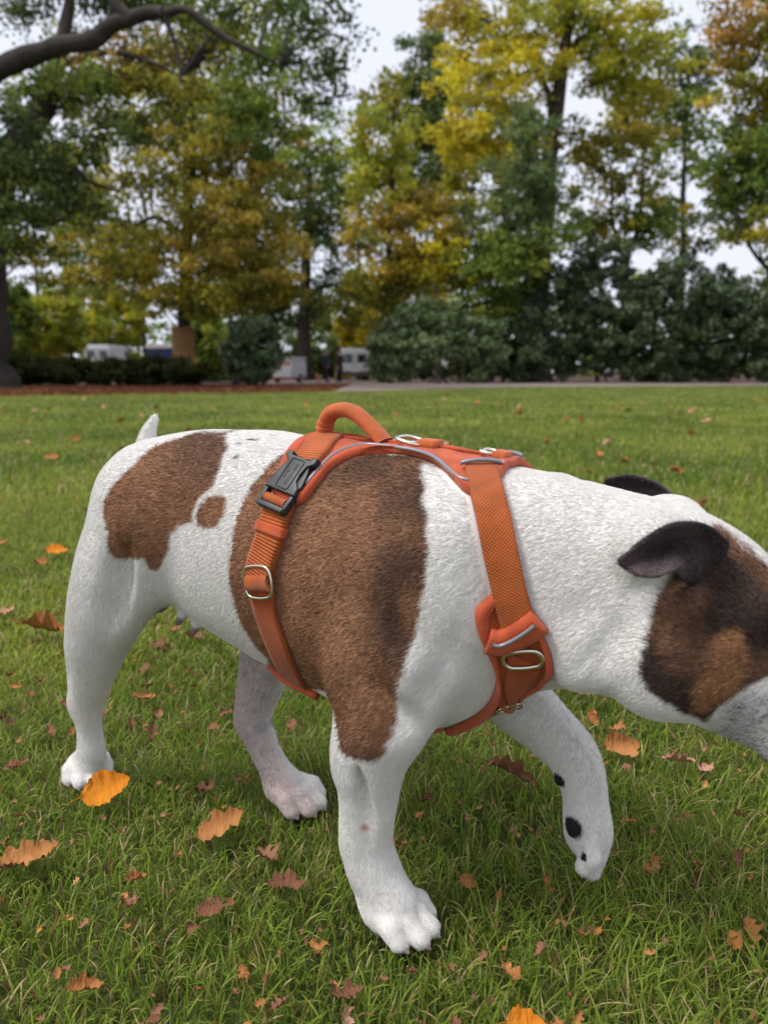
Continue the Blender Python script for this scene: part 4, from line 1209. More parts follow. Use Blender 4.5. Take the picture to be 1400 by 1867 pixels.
LM = {"orange": leaf_mat("orange_leaf", (0.42, 0.13, 0.012), (0.62, 0.22, 0.02), (0.70, 0.32, 0.05)),
      "tan": leaf_mat("tan_leaf", (0.20, 0.075, 0.025), (0.43, 0.19, 0.065), (0.56, 0.31, 0.13)),
      "brown": leaf_mat("brown_leaf", (0.15, 0.065, 0.034), (0.29, 0.140, 0.080), (0.42, 0.23, 0.14)),
      "pink": leaf_mat("pinkish_leaf", (0.34, 0.16, 0.10), (0.52, 0.29, 0.20), (0.60, 0.38, 0.28)),
      "rust": leaf_mat("rust_leaf", (0.13, 0.055, 0.030), (0.23, 0.105, 0.058), (0.33, 0.17, 0.10))}
SHAPES = {}
def shape(kind, v, mat):
    key = (kind, v, mat)
    if key not in SHAPES:
        if kind == "oak": V, F = leaf_mesh("leaf", 100 + v, 3.0, 1, 0.66, 1.2, 0.42)
        elif kind == "broad": V, F = leaf_mesh("leaf", 200 + v, 1.0, 1, 0.72, 0.9, 0.12)
        elif kind == "long": V, F = leaf_mesh("leaf", 300 + v, 4.0, 1, 0.34, 1.2, 0.35)
        else: V, F = leaf_mesh("leaf", 400 + v, 2.0, 1, 0.75, 1.4, 0.5, torn=0.8)
        V = [(p[0] * 0.1, p[1] * 0.1, p[2] * 0.1) for p in V]
        SHAPES[key] = mesh_from("fallen_leaf", V, F, LM[mat])
    return SHAPES[key]
def leaf(name, kind, v, mat, p, size, rot, label, group=None, z=0.012):
    o = link(name, shape(kind, v, mat), label=label, category="leaf", group=group, loc=(p[0], p[1], z))
    o.rotation_euler = rot
    o.scale = (size * 10,) * 3
    return o
leaf("fallen_leaf", "broad", 1, "orange", (-0.3473, 0.8454, 0.0180), 0.060, (0.70, -0.15, 0.35), "bright orange broad leaf standing in the grass beside the hind paw", z=0.030)
leaf("fallen_leaf", "oak", 1, "tan", (-0.3894, 0.7284, 0.0180), 0.060, (0.25, 0.12, 0.55), "tan lobed leaf near the left edge of the lawn foreground", z=0.024)
leaf("fallen_leaf", "oak", 2, "tan", (-0.1896, 0.7820, 0.0180), 0.058, (0.5, -0.25, 0.25), "curled tan leaf lying between the hind paws and the standing forepaw", z=0.024)
leaf("fallen_leaf", "oak", 3, "tan", (-0.2570, 0.5470, 0.0180), 0.030, (0.3, 0.2, 0.5), "small tan leaf in the bottom left corner of the picture", z=0.024)
leaf("fallen_leaf", "oak", 4, "tan", (-0.3933, 1.1319, 0.0180), 0.045, (0.35, 0.3, 1.2), "tan leaf in the grass seen between the dog's hind legs", z=0.020)
leaf("fallen_leaf", "long", 1, "tan", (-0.6944, 1.4416, 0.0180), 0.100, (0.3, 0.2, 0.15), "long curled tan leaf left of the dog's hind leg", z=0.024)
leaf("fallen_leaf", "oak", 5, "tan", (0.3282, 1.1507, 0.0180), 0.052, (0.3, 0.15, -0.4), "tan lobed leaf just under the dog's throat", z=0.024)
leaf("fallen_leaf", "broad", 2, "tan", (0.3351, 0.9691, 0.0180), 0.055, (0.75, 0.1, 0.3), "flat tan leaf right of the lifted foreleg, edge raised", z=0.024)
leaf("fallen_leaf", "long", 2, "pink", (0.4024, 0.9301, 0.0180), 0.046, (0.4, 0.1, -0.25), "long pinkish leaf below the dog's muzzle", z=0.022)
leaf("fallen_leaf", "scrap", 9, "pink", (0.4312, 0.9131, 0.0180), 0.030, (0.2, 0.1, 0.5), "small pinkish leaf scrap at the tip of the long pinkish leaf", z=0.020)
leaf("fallen_leaf", "long", 3, "brown", (0.1676, 0.8913, 0.0180), 0.072, (0.5, 0.2, -0.5), "crumpled brown leaf left of the lifted forepaw", z=0.022)
leaf("fallen_leaf", "broad", 3, "orange", (-0.9659, 2.1274, 0.0180), 0.062, (0.5, 0.1, 0.5), "orange leaf on the lawn left of the dog's rump", z=0.024)
leaf("fallen_leaf", "broad", 4, "tan", (-0.9513, 1.9883, 0.0180), 0.046, (0.3, 0.1, -0.3), "small pale leaf just below the orange leaf at the left", z=0.020)
leaf("fallen_leaf", "broad", 5, "orange", (0.1147, 0.5100, 0.0180), 0.034, (0.4, 0.1, 0.1), "orange leaf cut off by the bottom edge of the picture", z=0.024)
leaf("fallen_leaf", "scrap", 3, "rust", (-0.0329, 0.5453, 0.0180), 0.030, (0.3, 0.3, 0.6), "dark red leaf scrap below the standing forepaw", z=0.022)
leaf("fallen_leaf", "scrap", 4, "pink", (-0.0325, 0.5198, 0.0180), 0.022, (0.9, 0.3, 1.3), "pink leaf scrap at the bottom edge below the dark red one", z=0.022)
leaf("fallen_leaf", "scrap", 5, "rust", (-0.1684, 0.6453, 0.0180), 0.034, (0.3, 0.1, 0.3), "rust brown leaf scrap left of the standing forepaw", z=0.022)
leaf("fallen_leaf", "oak", 6, "brown", (-0.1300, 0.7293, 0.0180), 0.034, (0.3, 0.2, 2.2), "small brown lobed leaf left of the standing foreleg", z=0.020)
leaf("fallen_leaf", "scrap", 6, "rust", (-0.1027, 0.6826, 0.0180), 0.040, (0.3, 0.2, 0.2), "brown leaf scrap midway to the left of the standing forepaw", z=0.020)
leaf("fallen_leaf", "scrap", 1, "tan", (-0.0613, 0.6006, 0.0180), 0.018, (0.4, 0.2, 0.2), "tiny tan leaf scrap just left of the standing forepaw", z=0.022)
leaf("fallen_leaf", "oak", 7, "tan", (1.2401, 2.8746, 0.0180), 0.075, (0.3, 0.2, 0.4), "pale leaf on the lawn just above the dog's head", z=0.024)
leaf("fallen_leaf", "broad", 6, "tan", (1.5474, 3.8907, 0.0180), 0.085, (0.3, 0.2, -0.4), "pale leaf on the lawn above the dog's neck, nearer the path", z=0.024)

rl = np.random.default_rng(21)
foot = [(DOG_LOC[0] + math.cos(DOG_ROT) * p[0][0] - math.sin(DOG_ROT) * p[0][1], DOG_LOC[1] + math.sin(DOG_ROT) * p[0][0] + math.cos(DOG_ROT) * p[0][1]) for p in PAWS[:3]]
def scatter(n, y0, y1, half, smin, smax, kinds, mats, label, group, pw=1.0, joined=None):
    made = 0
    JV, JF, JM, k = [], [], [], 0
    while made < n:
        y = y0 + (y1 - y0) * rl.random() ** pw; x = (rl.random() * 2 - 1) * (half[0] + half[1] * y)
        if min(math.hypot(x - a, y - b) for a, b in foot) < 0.07:
            continue
        if y > np.interp(x, [p[0] for p in LAWN_EDGE], [p[1] for p in LAWN_EDGE]) + 0.5:
            continue
        mt = mats[rl.integers(len(mats))]; kd = kinds[rl.integers(len(kinds))]; v = int(rl.integers(1, 7)); sz = rl.uniform(smin, smax)
        rot = (rl.normal(0, 0.45), rl.normal(0, 0.45), rl.uniform(0, 6.28)); z = rl.uniform(0.012, 0.026) + (0.006 if y > 2 else 0)
        if joined is None:
            u = x / (0.10 + 0.50 * y)
            where = "at the left" if u < -0.45 else "at the right" if u > 0.45 else "left of the middle" if u < 0 else "right of the middle"
            row = "front" if y < y0 + (y1 - y0) * 0.45 else "back"
            leaf("fallen_leaf", kd, v, mt, (x, y), sz, rot, label.format(col={"rust": "dark brown", "pink": "pinkish"}.get(mt, mt), where=where, row=row), group, z=z)
        else:
            src = shape(kd, v, mt)
            co = np.empty(len(src.vertices) * 3, np.float32); src.vertices.foreach_get("co", co); co = co.reshape(-1, 3)
            R = np.array(Matrix.Rotation(rot[2], 3, 'Z') @ Matrix.Rotation(rot[1], 3, 'Y') @ Matrix.Rotation(rot[0], 3, 'X'))
            JV.append((co * sz * 10) @ R.T + np.array((x, y, z)))
            for p in src.polygons:
                JF.append(tuple(k + i for i in p.vertices)); JM.append(list(LM).index(mt))
            k += len(co)
        made += 1
    if joined is not None:
        me = mesh_from(joined, np.concatenate(JV), JF)
        for q in LM.values():
            me.materials.append(q)
        me.polygons.foreach_set("material_index", np.array(JM, np.int32))
        link(joined, me, label=label, category="leaf scraps", kind="stuff")
scatter(125, 0.45, 1.30, (0.06, 0.50), 0.011, 0.026, ("scrap", "broad", "scrap", "oak"), ("brown", "tan", "rust", "brown"), "small {col} leaf scrap sunk in the near grass {where}, {row} half", "leaf scraps in the near grass")
scatter(420, 0.45, 1.60, (0.06, 0.50), 0.006, 0.012, ("scrap", "oak"), ("brown", "tan", "brown"), "tiny brown crumbs of leaf scattered through the near grass", None, joined="leaf_crumbs")
scatter(66, 1.25, 3.2, (0.06, 0.52), 0.028, 0.058, ("oak", "scrap", "broad", "long"), ("tan", "brown", "pink", "rust", "brown"), "{col} leaf on the lawn beyond the dog's legs {where}, {row} half", "fallen leaves on the middle lawn")
scatter(86, 3.0, 18.0, (0.3, 0.50), 0.065, 0.110, ("oak", "broad", "broad"), ("tan", "tan", "pink", "tan"), "{col} fallen leaf far off on the lawn {where}, {row} half", "fallen leaves on the far lawn", 1.2)

# ------------------------------------------------------------------ woodland behind the lawn
def leaf_material(name, trans=0.48):
    m = mat_new(name, rough=0.65, spec=0.10)
    at = nd(m, "ShaderNodeAttribute"); at.attribute_name = "tint"
    lk(m, at.outputs["Color"], bsdf(m).inputs["Base Color"])
    tr = nd(m, "ShaderNodeBsdfTranslucent"); lk(m, at.outputs["Color"], tr.inputs["Color"])
    mx = nd(m, "ShaderNodeMixShader"); mx.inputs[0].default_value = trans
    lk(m, bsdf(m).outputs[0], mx.inputs[1]); lk(m, tr.outputs[0], mx.inputs[2])
    lk(m, mx.outputs[0], m.node_tree.nodes["Material Output"].inputs[0])
    return m
M_LEAF = leaf_material("tree_leaves")
M_RHODO = leaf_material("glossy_evergreen_leaves", 0.12)
bsdf(M_RHODO).inputs["Roughness"].default_value = 0.45; bsdf(M_RHODO).inputs["Specular IOR Level"].default_value = 0.35
M_BARK = noise_color(mat_new("dark_bark", rough=0.95), [(0.3, (0.018, 0.014, 0.011)), (0.6, (0.050, 0.040, 0.031)), (0.8, (0.085, 0.07, 0.055))], 2.5, 8, 0.7, bump=0.7, bump_scale=9, bump_dist=0.05)
M_MOSSBARK = noise_color(mat_new("mossy_bark", rough=0.95), [(0.3, (0.030, 0.028, 0.012)), (0.6, (0.075, 0.065, 0.022)), (0.8, (0.12, 0.10, 0.035))], 2.5, 8, 0.7, bump=0.7, bump_scale=9, bump_dist=0.05)

PAL = {"olive": [(0.115, 0.115, 0.018), (0.170, 0.150, 0.022), (0.075, 0.085, 0.018), (0.24, 0.185, 0.025)],
       "yellow": [(0.27, 0.225, 0.020), (0.34, 0.265, 0.020), (0.20, 0.185, 0.024), (0.15, 0.155, 0.026)],
       "gold": [(0.205, 0.160, 0.030), (0.165, 0.140, 0.030), (0.25, 0.185, 0.032), (0.12, 0.118, 0.028)],
       "lime": [(0.165, 0.175, 0.022), (0.215, 0.210, 0.024), (0.12, 0.14, 0.024), (0.26, 0.22, 0.024)],
       "green": [(0.060, 0.090, 0.018), (0.085, 0.115, 0.020), (0.040, 0.062, 0.016), (0.12, 0.13, 0.022)],
       "dark": [(0.030, 0.046, 0.014), (0.048, 0.068, 0.018), (0.022, 0.033, 0.012), (0.08, 0.085, 0.018)],
       "blue": [(0.050, 0.072, 0.028), (0.068, 0.092, 0.036), (0.036, 0.055, 0.022), (0.105, 0.115, 0.03)],
       "rhodo": [(0.066, 0.098, 0.036), (0.090, 0.125, 0.052), (0.042, 0.068, 0.022), (0.14, 0.17, 0.078)],
       "rhododark": [(0.034, 0.054, 0.020), (0.048, 0.070, 0.028), (0.024, 0.039, 0.014), (0.075, 0.098, 0.045)],
       "under": [(0.026, 0.034, 0.010), (0.040, 0.048, 0.012), (0.018, 0.024, 0.008), (0.06, 0.062, 0.015)],
       "orange": [(0.19, 0.118, 0.032), (0.17, 0.11, 0.03), (0.26, 0.155, 0.04), (0.12, 0.10, 0.028)]}

def brighter():
    for k in PAL:
        g = 1.0 if k == "under" else 1.75 if k == "rhodo" else 1.75 if k == "rhododark" else (2.7 if k in ("dark", "green", "blue") else 2.25)
        PAL[k] = [tuple(min(0.75, q * g) for q in c) for c in PAL[k]]
brighter()

def leaf_cloud(centres, radii, per, size, pal, r, flat=0.55, var=0.35, droop=0.35):
    """diamond leaves scattered in clumps; one tint per clump with a spread per leaf"""
    n = len(centres); pal = np.array(PAL[pal])
    pc = pal[r.choice(len(pal), n, p=(0.36, 0.28, 0.24, 0.12))] * r.uniform(0.8, 1.3, n)[:, None]
    per = int(per * 1.40); idx = np.repeat(np.arange(n), per); m = len(idx)
    d = r.normal(size=(m, 3)); d /= np.linalg.norm(d, axis=1)[:, None]
    d *= (r.random(m) ** 0.45)[:, None]
    d[:, 2] *= flat
    P = centres[idx] + d * radii[idx][:, None]
    a = r.normal(size=(m, 3)); a[:, 2] -= droop; a /= np.linalg.norm(a, axis=1)[:, None]
    b = np.cross(a, r.normal(size=(m, 3))); b /= np.linalg.norm(b, axis=1)[:, None]
    s = size * 1.22 * r.uniform(0.6, 1.3, m)
    a *= s[:, None]; b *= (s * 0.40)[:, None]
    V = np.stack([P - a * 0.5, P + b - a * 0.05, P + a * 0.5, P - b - a * 0.05], 1).reshape(-1, 3)
    F = np.arange(m * 4).reshape(m, 4)
    c = pc[idx] * r.uniform(1 - var, 1 + var, m)[:, None]
    o = r.random(m) < 0.10
    c = np.where(o[:, None], pal[r.integers(len(pal), size=m)], c)
    return V, F, np.repeat(np.clip(c, 0.005, 0.8), 4, axis=0)

def tubes_mesh(paths, seg=7):
    """several tapering limbs in one mesh; path = (points, radii)"""
    V, F = [], []
    for pts, rad in paths:
        P = np.array(pts, float)
        if len(P) > 2:
            n = 5 * (len(P) - 1) + 1
            d = np.concatenate([[0], np.cumsum(np.linalg.norm(np.diff(P, axis=0), axis=1))]); q = np.linspace(0, d[-1], n)
            rad = np.interp(q, d, rad); P = np.stack([spline(d, P[:, i], q) for i in range(3)], 1)
        rad = np.asarray(rad, float); n = len(P)
        T = np.gradient(P, axis=0); T /= np.linalg.norm(T, axis=1)[:, None] + 1e-9
        u = np.array((0.31, 0.95, 0.05)); A = u - (T @ u)[:, None] * T; A /= np.linalg.norm(A, axis=1)[:, None]
        B = np.cross(T, A)
        a = np.linspace(0, 2 * np.pi, seg, endpoint=False)
        if rad.max() > 0.14:                       # gnarled bark on the thick limbs
            q = P * 1.0
            rad = rad * (1 + 0.16 * hash_noise(q + 7.3, 1.7, 55) + 0.10 * hash_noise(q, 5.0, 56))
            P = P + 0.10 * np.stack([hash_noise(q, 1.1, 57 + i) for i in range(3)], 1) * smooth(0.0, 1.5, np.linalg.norm(P - P[0], axis=1))[:, None]
        X = P[:, None] + (A[:, None] * np.cos(a)[None, :, None] + B[:, None] * np.sin(a)[None, :, None]) * rad[:, None, None]
        k = len(V); V += X.reshape(-1, 3).tolist()
        for i in range(n - 1):
            for j in range(seg):
                F.append((k + i * seg + j, k + (i + 1) * seg + j, k + (i + 1) * seg + (j + 1) % seg, k + i * seg + (j + 1) % seg))
        F.append(tuple(k + (n - 1) * seg + j for j in range(seg)))
    return V, F

def tree(name, label, trunk, rad, blobs, seed, leaf=0.20, limbs=(), bark=None, group=None, twigs=1.0, guard=None):
    """trunk: world points from the base up; rad: radii; blobs: (centre, (rx, ry, rz), clumps, leaves per clump, palette, clump radius)"""
    r = np.random.default_rng(seed)
    base = np.array(trunk[0], float)
    root = link(name, None, label=label, category="tree", group=group, loc=tuple(base))
    tp = np.array(trunk, float)
    paths = [(tp - base, np.array(rad, float) * np.linspace(1.0, 1.0, len(rad)))]
    fl = np.linspace(0, 1, 3)
    paths.append(([tp[0] - base + (0, 0, -0.25), tp[0] - base + (0, 0, 0.2), tp[0] - base + (0, 0, 0.8)], [rad[0] * 1.7, rad[0] * 1.3, rad[0] * 0.98]))
    for pts, rr in limbs:
        paths.append((np.array(pts, float) - base, rr))
    spine = np.concatenate([np.linspace(a, b, 8) for a, b in zip(tp[:-1], tp[1:])] + [np.linspace(a, b, 6) for pts, rr in limbs for a, b in zip(np.array(pts)[:-1], np.array(pts)[1:])])
    allV, allF, allC, k = [], [], [], 0
    for c, rr, n, per, pal, cr in blobs:
        c = np.array(c); rr = np.array(rr)
        d = r.normal(size=(n, 3)); d /= np.linalg.norm(d, axis=1)[:, None]
        d *= (r.random(n) ** 0.40)[:, None]
        cen = c + d * rr * (1 + 0.15 * r.normal(size=(n, 1)))
        cen[:, 2] = np.maximum(cen[:, 2], 1.2)
        V, F, C = leaf_cloud(cen, cr * r.uniform(0.6, 1.4, n), per, leaf, pal, r)
        allV.append(V - base); allF.append(F + k); allC.append(C); k += len(V)
        for j in r.choice(n, int(min(n, max(4, n * 0.22 * twigs))), replace=False):
            t = cen[j]
            q = spine[np.argmin(np.linalg.norm((spine - t) * np.array((1, 1, 0.8)) + np.array((0, 0, 0.9 * abs(t - c)[2])), axis=1))]
            mid = (q + t) / 2 + np.array((0, 0, 0.10 * np.linalg.norm(t - q))) + r.normal(0, 0.15, 3)
            L = np.linalg.norm(t - q)
            paths.append((np.array([q, mid, t]) - base, [0.009 * L + 0.012, 0.006 * L + 0.008, 0.006]))
    tv, tf = tubes_mesh(paths)
    link("trunk", mesh_from("trunk", tv, tf, bark or M_BARK), root)
    me = mesh_from("crown", np.concatenate(allV), np.concatenate(allF), M_LEAF, False)
    add_attr(me, "tint", np.concatenate([np.concatenate(allC), np.ones((k, 1))], 1))
    link("crown", me, root)
    return root

def B(c, px, py, n, per, pal, cr, depth=0.8):
    """crown blob: half sizes given in image-plane metres"""
    return (c, (px, max(px, py) * depth, py), n, per, pal, cr)

# big old tree at the left edge
tree("old_tree", "huge old tree at the left edge with a thick crooked limb overhead",
     [(-14.0312, 26.0000, 0.0888), (-13.6171, 26.0000, 3.4170), (-13.2223, 26.0000, 5.8695), (-12.4206, 26.0000, 7.3993), (-11.6174, 26.2000, 8.3765), (-11.1254, 26.5000, 9.3882), (-10.8150, 27.0000, 10.7318), (-10.5920, 27.5000, 12.2646), (-10.4792, 28.0000, 13.9849)], [0.98, 0.92, 0.82, 0.56, 0.42, 0.33, 0.27, 0.2, 0.15],
     [B((-10.4477, 28.5000, 13.3768), 4.6, 1.6, 80, 60, "dark", 0.85, 0.3), B((-5.1579, 27.5000, 12.2646), 3.0, 1.6, 60, 60, "green", 0.75, 0.4), B((-1.8607, 25.0000, 9.9772), 1.25, 2.6, 42, 30, "dark", 0.55), B((-11.1350, 25.0000, 6.4861), 2.4, 2.2, 110, 58, "dark", 0.75), B((-10.4656, 26.5000, 9.7203), 2.0, 0.8, 36, 50, "green", 0.6, 0.3),
      B((-9.8061, 27.0000, 9.0443), 2.8, 1.5, 46, 45, "dark", 0.7), B((-3.8443, 25.5000, 8.5721), 1.8, 2.2, 55, 50, "green", 0.65), B((-6.7765, 27.0000, 10.3977), 2.4, 1.5, 40, 45, "olive", 0.7, 0.4), B((-8.2209, 27.0000, 10.7318), 2.4, 0.9, 20, 35, "orange", 0.5, 0.3)], 11, leaf=0.13,
     limbs=[([(-13.4208, 25.5000, 8.8941), (-11.8632, 25.0000, 9.7454), (-10.2912, 24.8000, 10.2376), (-8.8624, 24.6000, 10.4005), (-8.0168, 24.5000, 10.8674), (-7.2696, 24.4000, 11.0025), (-6.4736, 24.3000, 10.9890)], [0.34, 0.31, 0.28, 0.25, 0.22, 0.20, 0.19]),
            ([(-6.5728, 24.3000, 10.9596), (-5.8270, 24.2000, 11.0336), (-4.9454, 24.1000, 10.3032), (-4.2125, 24.0000, 9.8659), (-3.0537, 24.0000, 9.5703)], [0.16, 0.12, 0.10, 0.085, 0.03]),
            ([(-6.5077, 24.3000, 10.9596), (-6.1325, 24.2000, 9.8246), (-6.0601, 24.1000, 9.1148)], [0.10, 0.06, 0.03]),
            ([(-7.5241, 24.4000, 10.8548), (-7.9073, 24.4000, 11.2379), (-8.2736, 24.4000, 11.8224)], [0.2, 0.16, 0.12]),
            ([(-11.8195, 26.0000, 8.0678), (-10.7175, 25.8000, 7.3465), (-9.6206, 25.6000, 6.6287), (-8.6633, 25.6000, 6.2936)], [0.20, 0.12, 0.08, 0.04]),
            ([(-10.8836, 27.0000, 10.5650), (-8.9820, 26.6000, 10.8267), (-7.3329, 26.4000, 10.3423), (-6.5840, 26.2000, 9.9431)], [0.14, 0.10, 0.06, 0.03])])

# tree with the plank guard
t1 = tree("guarded_tree", "broad yellowing tree whose lower trunk is boxed in wooden planks",
     [(-9.5141, 36.0000, 0.2242), (-9.3989, 36.0000, 2.5238), (-9.1985, 36.0000, 5.5047), (-8.8690, 36.0000, 9.1002), (-8.6252, 36.4000, 13.1480), (-8.5701, 36.6000, 16.3638)], [0.36, 0.34, 0.30, 0.25, 0.17, 0.08],
     [B((-9.2699, 36.0000, 9.1002), 5.0, 4.0, 120, 62, "olive", 0.95), B((-6.4163, 35.0000, 6.5475), 3.0, 2.4, 80, 60, "gold", 0.8), B((-11.5360, 35.0000, 5.6043), 2.6, 1.7, 46, 52, "olive", 0.8), B((-10.0903, 37.0000, 13.1242), 4.6, 3.2, 90, 55, "lime", 0.9), B((-5.9664, 36.0000, 10.4995), 2.6, 2.4, 50, 52, "gold", 0.8),
      B((-8.0129, 35.0000, 3.9295), 2.8, 1.2, 52, 55, "olive", 0.7), B((-5.3194, 35.5000, 4.4664), 1.8, 1.6, 34, 50, "olive", 0.7)], 12, leaf=0.17,
     limbs=[([(-9.1863, 36.0000, 5.7488), (-7.5205, 35.6000, 6.8886), (-6.2237, 35.4000, 7.0893)], [0.16, 0.10, 0.04]), ([(-9.0872, 36.0000, 6.7190), (-10.5601, 35.8000, 7.4016), (-11.7821, 35.6000, 6.8886)], [0.15, 0.09, 0.04])])
# the planks, one by one round the trunk
m_plank = noise_color(mat_new("weathered_planks", rough=0.85), [(0.3, (0.20, 0.10, 0.035)), (0.6, (0.33, 0.185, 0.075)), (0.8, (0.42, 0.26, 0.12))], 1.5, 6, 0.7)
pk = bmesh.new(); bmesh.ops.create_cube(pk, size=1.0); bmesh.ops.scale(pk, vec=(0.20, 0.035, 2.25), verts=pk.verts); bmesh.ops.bevel(pk, geom=pk.edges[:], offset=0.006, segments=1, affect='EDGES')
pk_me = bpy.data.meshes.new("plank"); pk.to_mesh(pk_me); pk.free(); pk_me.materials.append(m_plank)
for i in range(14):
    a = 2 * math.pi * i / 14
    o = link("plank", pk_me, t1, loc=(0.50 * math.cos(a), 0.50 * math.sin(a), 1.25 + 0.05 * math.sin(i * 2.7)))
    o.rotation_euler = (0, 0, a + math.pi / 2)

tree("dark_tree", "dark spreading tree standing behind the white site trailer",
     [(-5.0461, 48.0000, 0.1172), (-4.9850, 48.0000, 3.1834), (-4.9042, 48.0000, 5.5173), (-4.7382, 48.0000, 8.7769), (-4.4589, 48.0000, 12.8884)], [0.42, 0.40, 0.36, 0.26, 0.12],
     [B((-4.7320, 48.0000, 9.0982), 3.4, 4.2, 80, 50, "dark", 0.95), B((-3.7366, 49.0000, 13.1456), 2.4, 3.2, 46, 48, "green", 0.9), B((-6.3271, 49.0000, 4.6053), 3.4, 1.6, 54, 48, "dark", 0.9), B((-2.1090, 49.0000, 4.6053), 2.2, 1.6, 34, 45, "olive", 0.9)], 13,
     limbs=[([(-4.9141, 48.0000, 5.0208), (-6.1691, 48.0000, 5.6823), (-7.3588, 48.0000, 6.0118)], [0.24, 0.15, 0.06]), ([(-4.9141, 48.0000, 5.0208), (-3.7700, 48.0000, 5.6823), (-2.7392, 48.0000, 5.9130)], [0.24, 0.15, 0.06])])
tree("golden_tree", "golden yellow tree behind the palest bush",
     [(0.3679, 42.0000, 0.1707), (0.3314, 42.0000, 4.0252), (0.2957, 42.0000, 8.0290), (0.4647, 42.0000, 11.8883), (0.5734, 42.0000, 14.5606)], [0.20, 0.18, 0.15, 0.10, 0.04],
     [B((1.3344, 42.0000, 7.4661), 3.5, 3.0, 100, 52, "gold", 0.8), B((-0.2912, 42.0000, 11.3455), 2.2, 2.8, 60, 46, "lime", 0.8), B((3.3509, 41.0000, 5.9147), 2.2, 1.9, 50, 52, "yellow", 0.75), B((-0.3001, 42.0000, 4.8958), 2.0, 1.6, 40, 50, "olive", 0.75), B((0.0000, 43.0000, 14.6239), 1.4, 1.8, 24, 42, "olive", 0.7)], 14)
tree("slender_green_tree", "tall slender dark green tree reaching the open sky",
     [(4.5263, 62.0000, -0.0076), (4.2357, 62.0000, 8.2424), (3.8683, 62.0000, 16.4886), (3.4574, 62.0000, 22.3987), (3.2475, 62.0000, 26.2154)], [0.34, 0.30, 0.24, 0.15, 0.06],
     [B((3.1443, 62.0000, 24.1281), 1.9, 2.6, 34, 50, "blue", 0.9), B((1.4795, 62.0000, 21.6237), 1.2, 1.8, 16, 45, "dark", 0.8), B((3.9112, 62.0000, 19.8655), 2.6, 3.6, 60, 50, "dark", 1.0), B((4.3148, 62.0000, 15.2790), 3.2, 3.4, 70, 52, "blue", 1.0), B((1.7192, 62.0000, 16.4886), 2.0, 3.0, 30, 45, "green", 0.9)], 15, leaf=0.26)
tree("tall_yellow_tree", "tallest yellow-green tree with a dark trunk rising to the top edge",
     [(9.4703, 46.0000, 0.1350), (9.3794, 46.0000, 4.9931), (9.4336, 46.0000, 9.3551), (9.6953, 46.0000, 13.8546), (10.1593, 46.0000, 17.6161), (10.4988, 46.0000, 20.9802), (10.6467, 46.0000, 24.2453)], [0.62, 0.58, 0.52, 0.46, 0.36, 0.28, 0.16],
     [B((6.3885, 46.0000, 17.6161), 3.8, 3.6, 88, 50, "yellow", 0.9), B((9.5402, 46.0000, 20.4265), 4.6, 2.8, 70, 46, "lime", 0.9), B((13.5220, 46.0000, 18.1838), 3.2, 2.6, 72, 52, "lime", 0.9), B((5.7489, 45.0000, 12.9882), 2.9, 3.4, 92, 55, "yellow", 0.85), B((12.0554, 46.0000, 13.5600), 3.0, 2.0, 34, 40, "olive", 0.8), B((4.7166, 47.0000, 20.8587), 2.4, 1.8, 26, 40, "gold", 0.9),
      B((15.4398, 47.0000, 15.6372), 2.2, 3.0, 24, 34, "olive", 0.75)], 16, leaf=0.22,
     limbs=[([(9.6829, 46.0000, 14.1484), (8.8155, 45.6000, 17.1852), (7.3446, 45.4000, 18.5113), (6.2185, 45.2000, 19.3968)], [0.20, 0.15, 0.10, 0.05]), ([(9.9604, 46.0000, 16.4719), (11.1485, 46.0000, 19.0301), (12.3903, 46.0000, 18.9739), (13.3666, 46.0000, 18.1838)], [0.18, 0.13, 0.09, 0.04]),
            ([(9.6717, 46.0000, 15.8955), (8.3494, 45.6000, 17.2417), (7.1011, 45.4000, 16.5476), (6.3093, 45.2000, 16.1949)], [0.14, 0.10, 0.07, 0.03])])
tree("blue_green_tree", "dense blue-green tree in front of the tallest trunk",
     [(7.8262, 40.0000, 0.1885), (7.6327, 40.0000, 3.8595), (7.3796, 40.0000, 7.6727), (7.1174, 40.0000, 11.8624)], [0.30, 0.27, 0.2, 0.08],
     [B((7.0710, 40.0000, 10.8312), 2.0, 2.6, 56, 44, "blue", 0.75), B((6.6018, 40.0000, 8.2060), 2.6, 2.4, 66, 44, "blue", 0.8), B((5.8874, 39.5000, 5.9869), 2.4, 1.9, 70, 55, "green", 0.8), B((8.4389, 40.0000, 7.9397), 2.4, 2.0, 40, 42, "green", 0.8), B((5.7388, 40.0000, 3.8595), 2.0, 1.1, 34, 50, "green", 0.7)], 17, leaf=0.18)
tree("forked_tree", "thin forked tree with sparse leaves above the long hedge",
     [(16.0612, 50.0000, 0.0994), (15.6978, 50.0000, 6.0681), (15.6856, 50.0000, 7.4334), (16.3289, 50.0000, 10.1212), (16.3604, 50.0000, 13.4028), (16.4253, 50.0000, 16.6005)], [0.30, 0.28, 0.22, 0.15, 0.10, 0.05],
     [B((15.3106, 50.0000, 12.4272), 3.4, 3.6, 46, 30, "olive", 0.75), B((14.0833, 50.0000, 9.4546), 2.6, 1.6, 24, 28, "olive", 0.7), B((17.2520, 50.0000, 9.4546), 2.2, 1.8, 26, 36, "green", 0.8), B((15.7469, 51.0000, 16.2760), 2.4, 2.0, 26, 36, "olive", 0.8)], 18, leaf=0.24, twigs=2.0,
     limbs=[([(15.6709, 50.0000, 7.0935), (14.7170, 50.0000, 9.4546), (14.3549, 50.0000, 12.1004), (13.9658, 50.0000, 14.6917)], [0.16, 0.12, 0.08, 0.03]), ([(15.6709, 50.0000, 7.0935), (15.3808, 50.0000, 10.1212), (15.3206, 50.0000, 13.4028)], [0.13, 0.09, 0.04])])
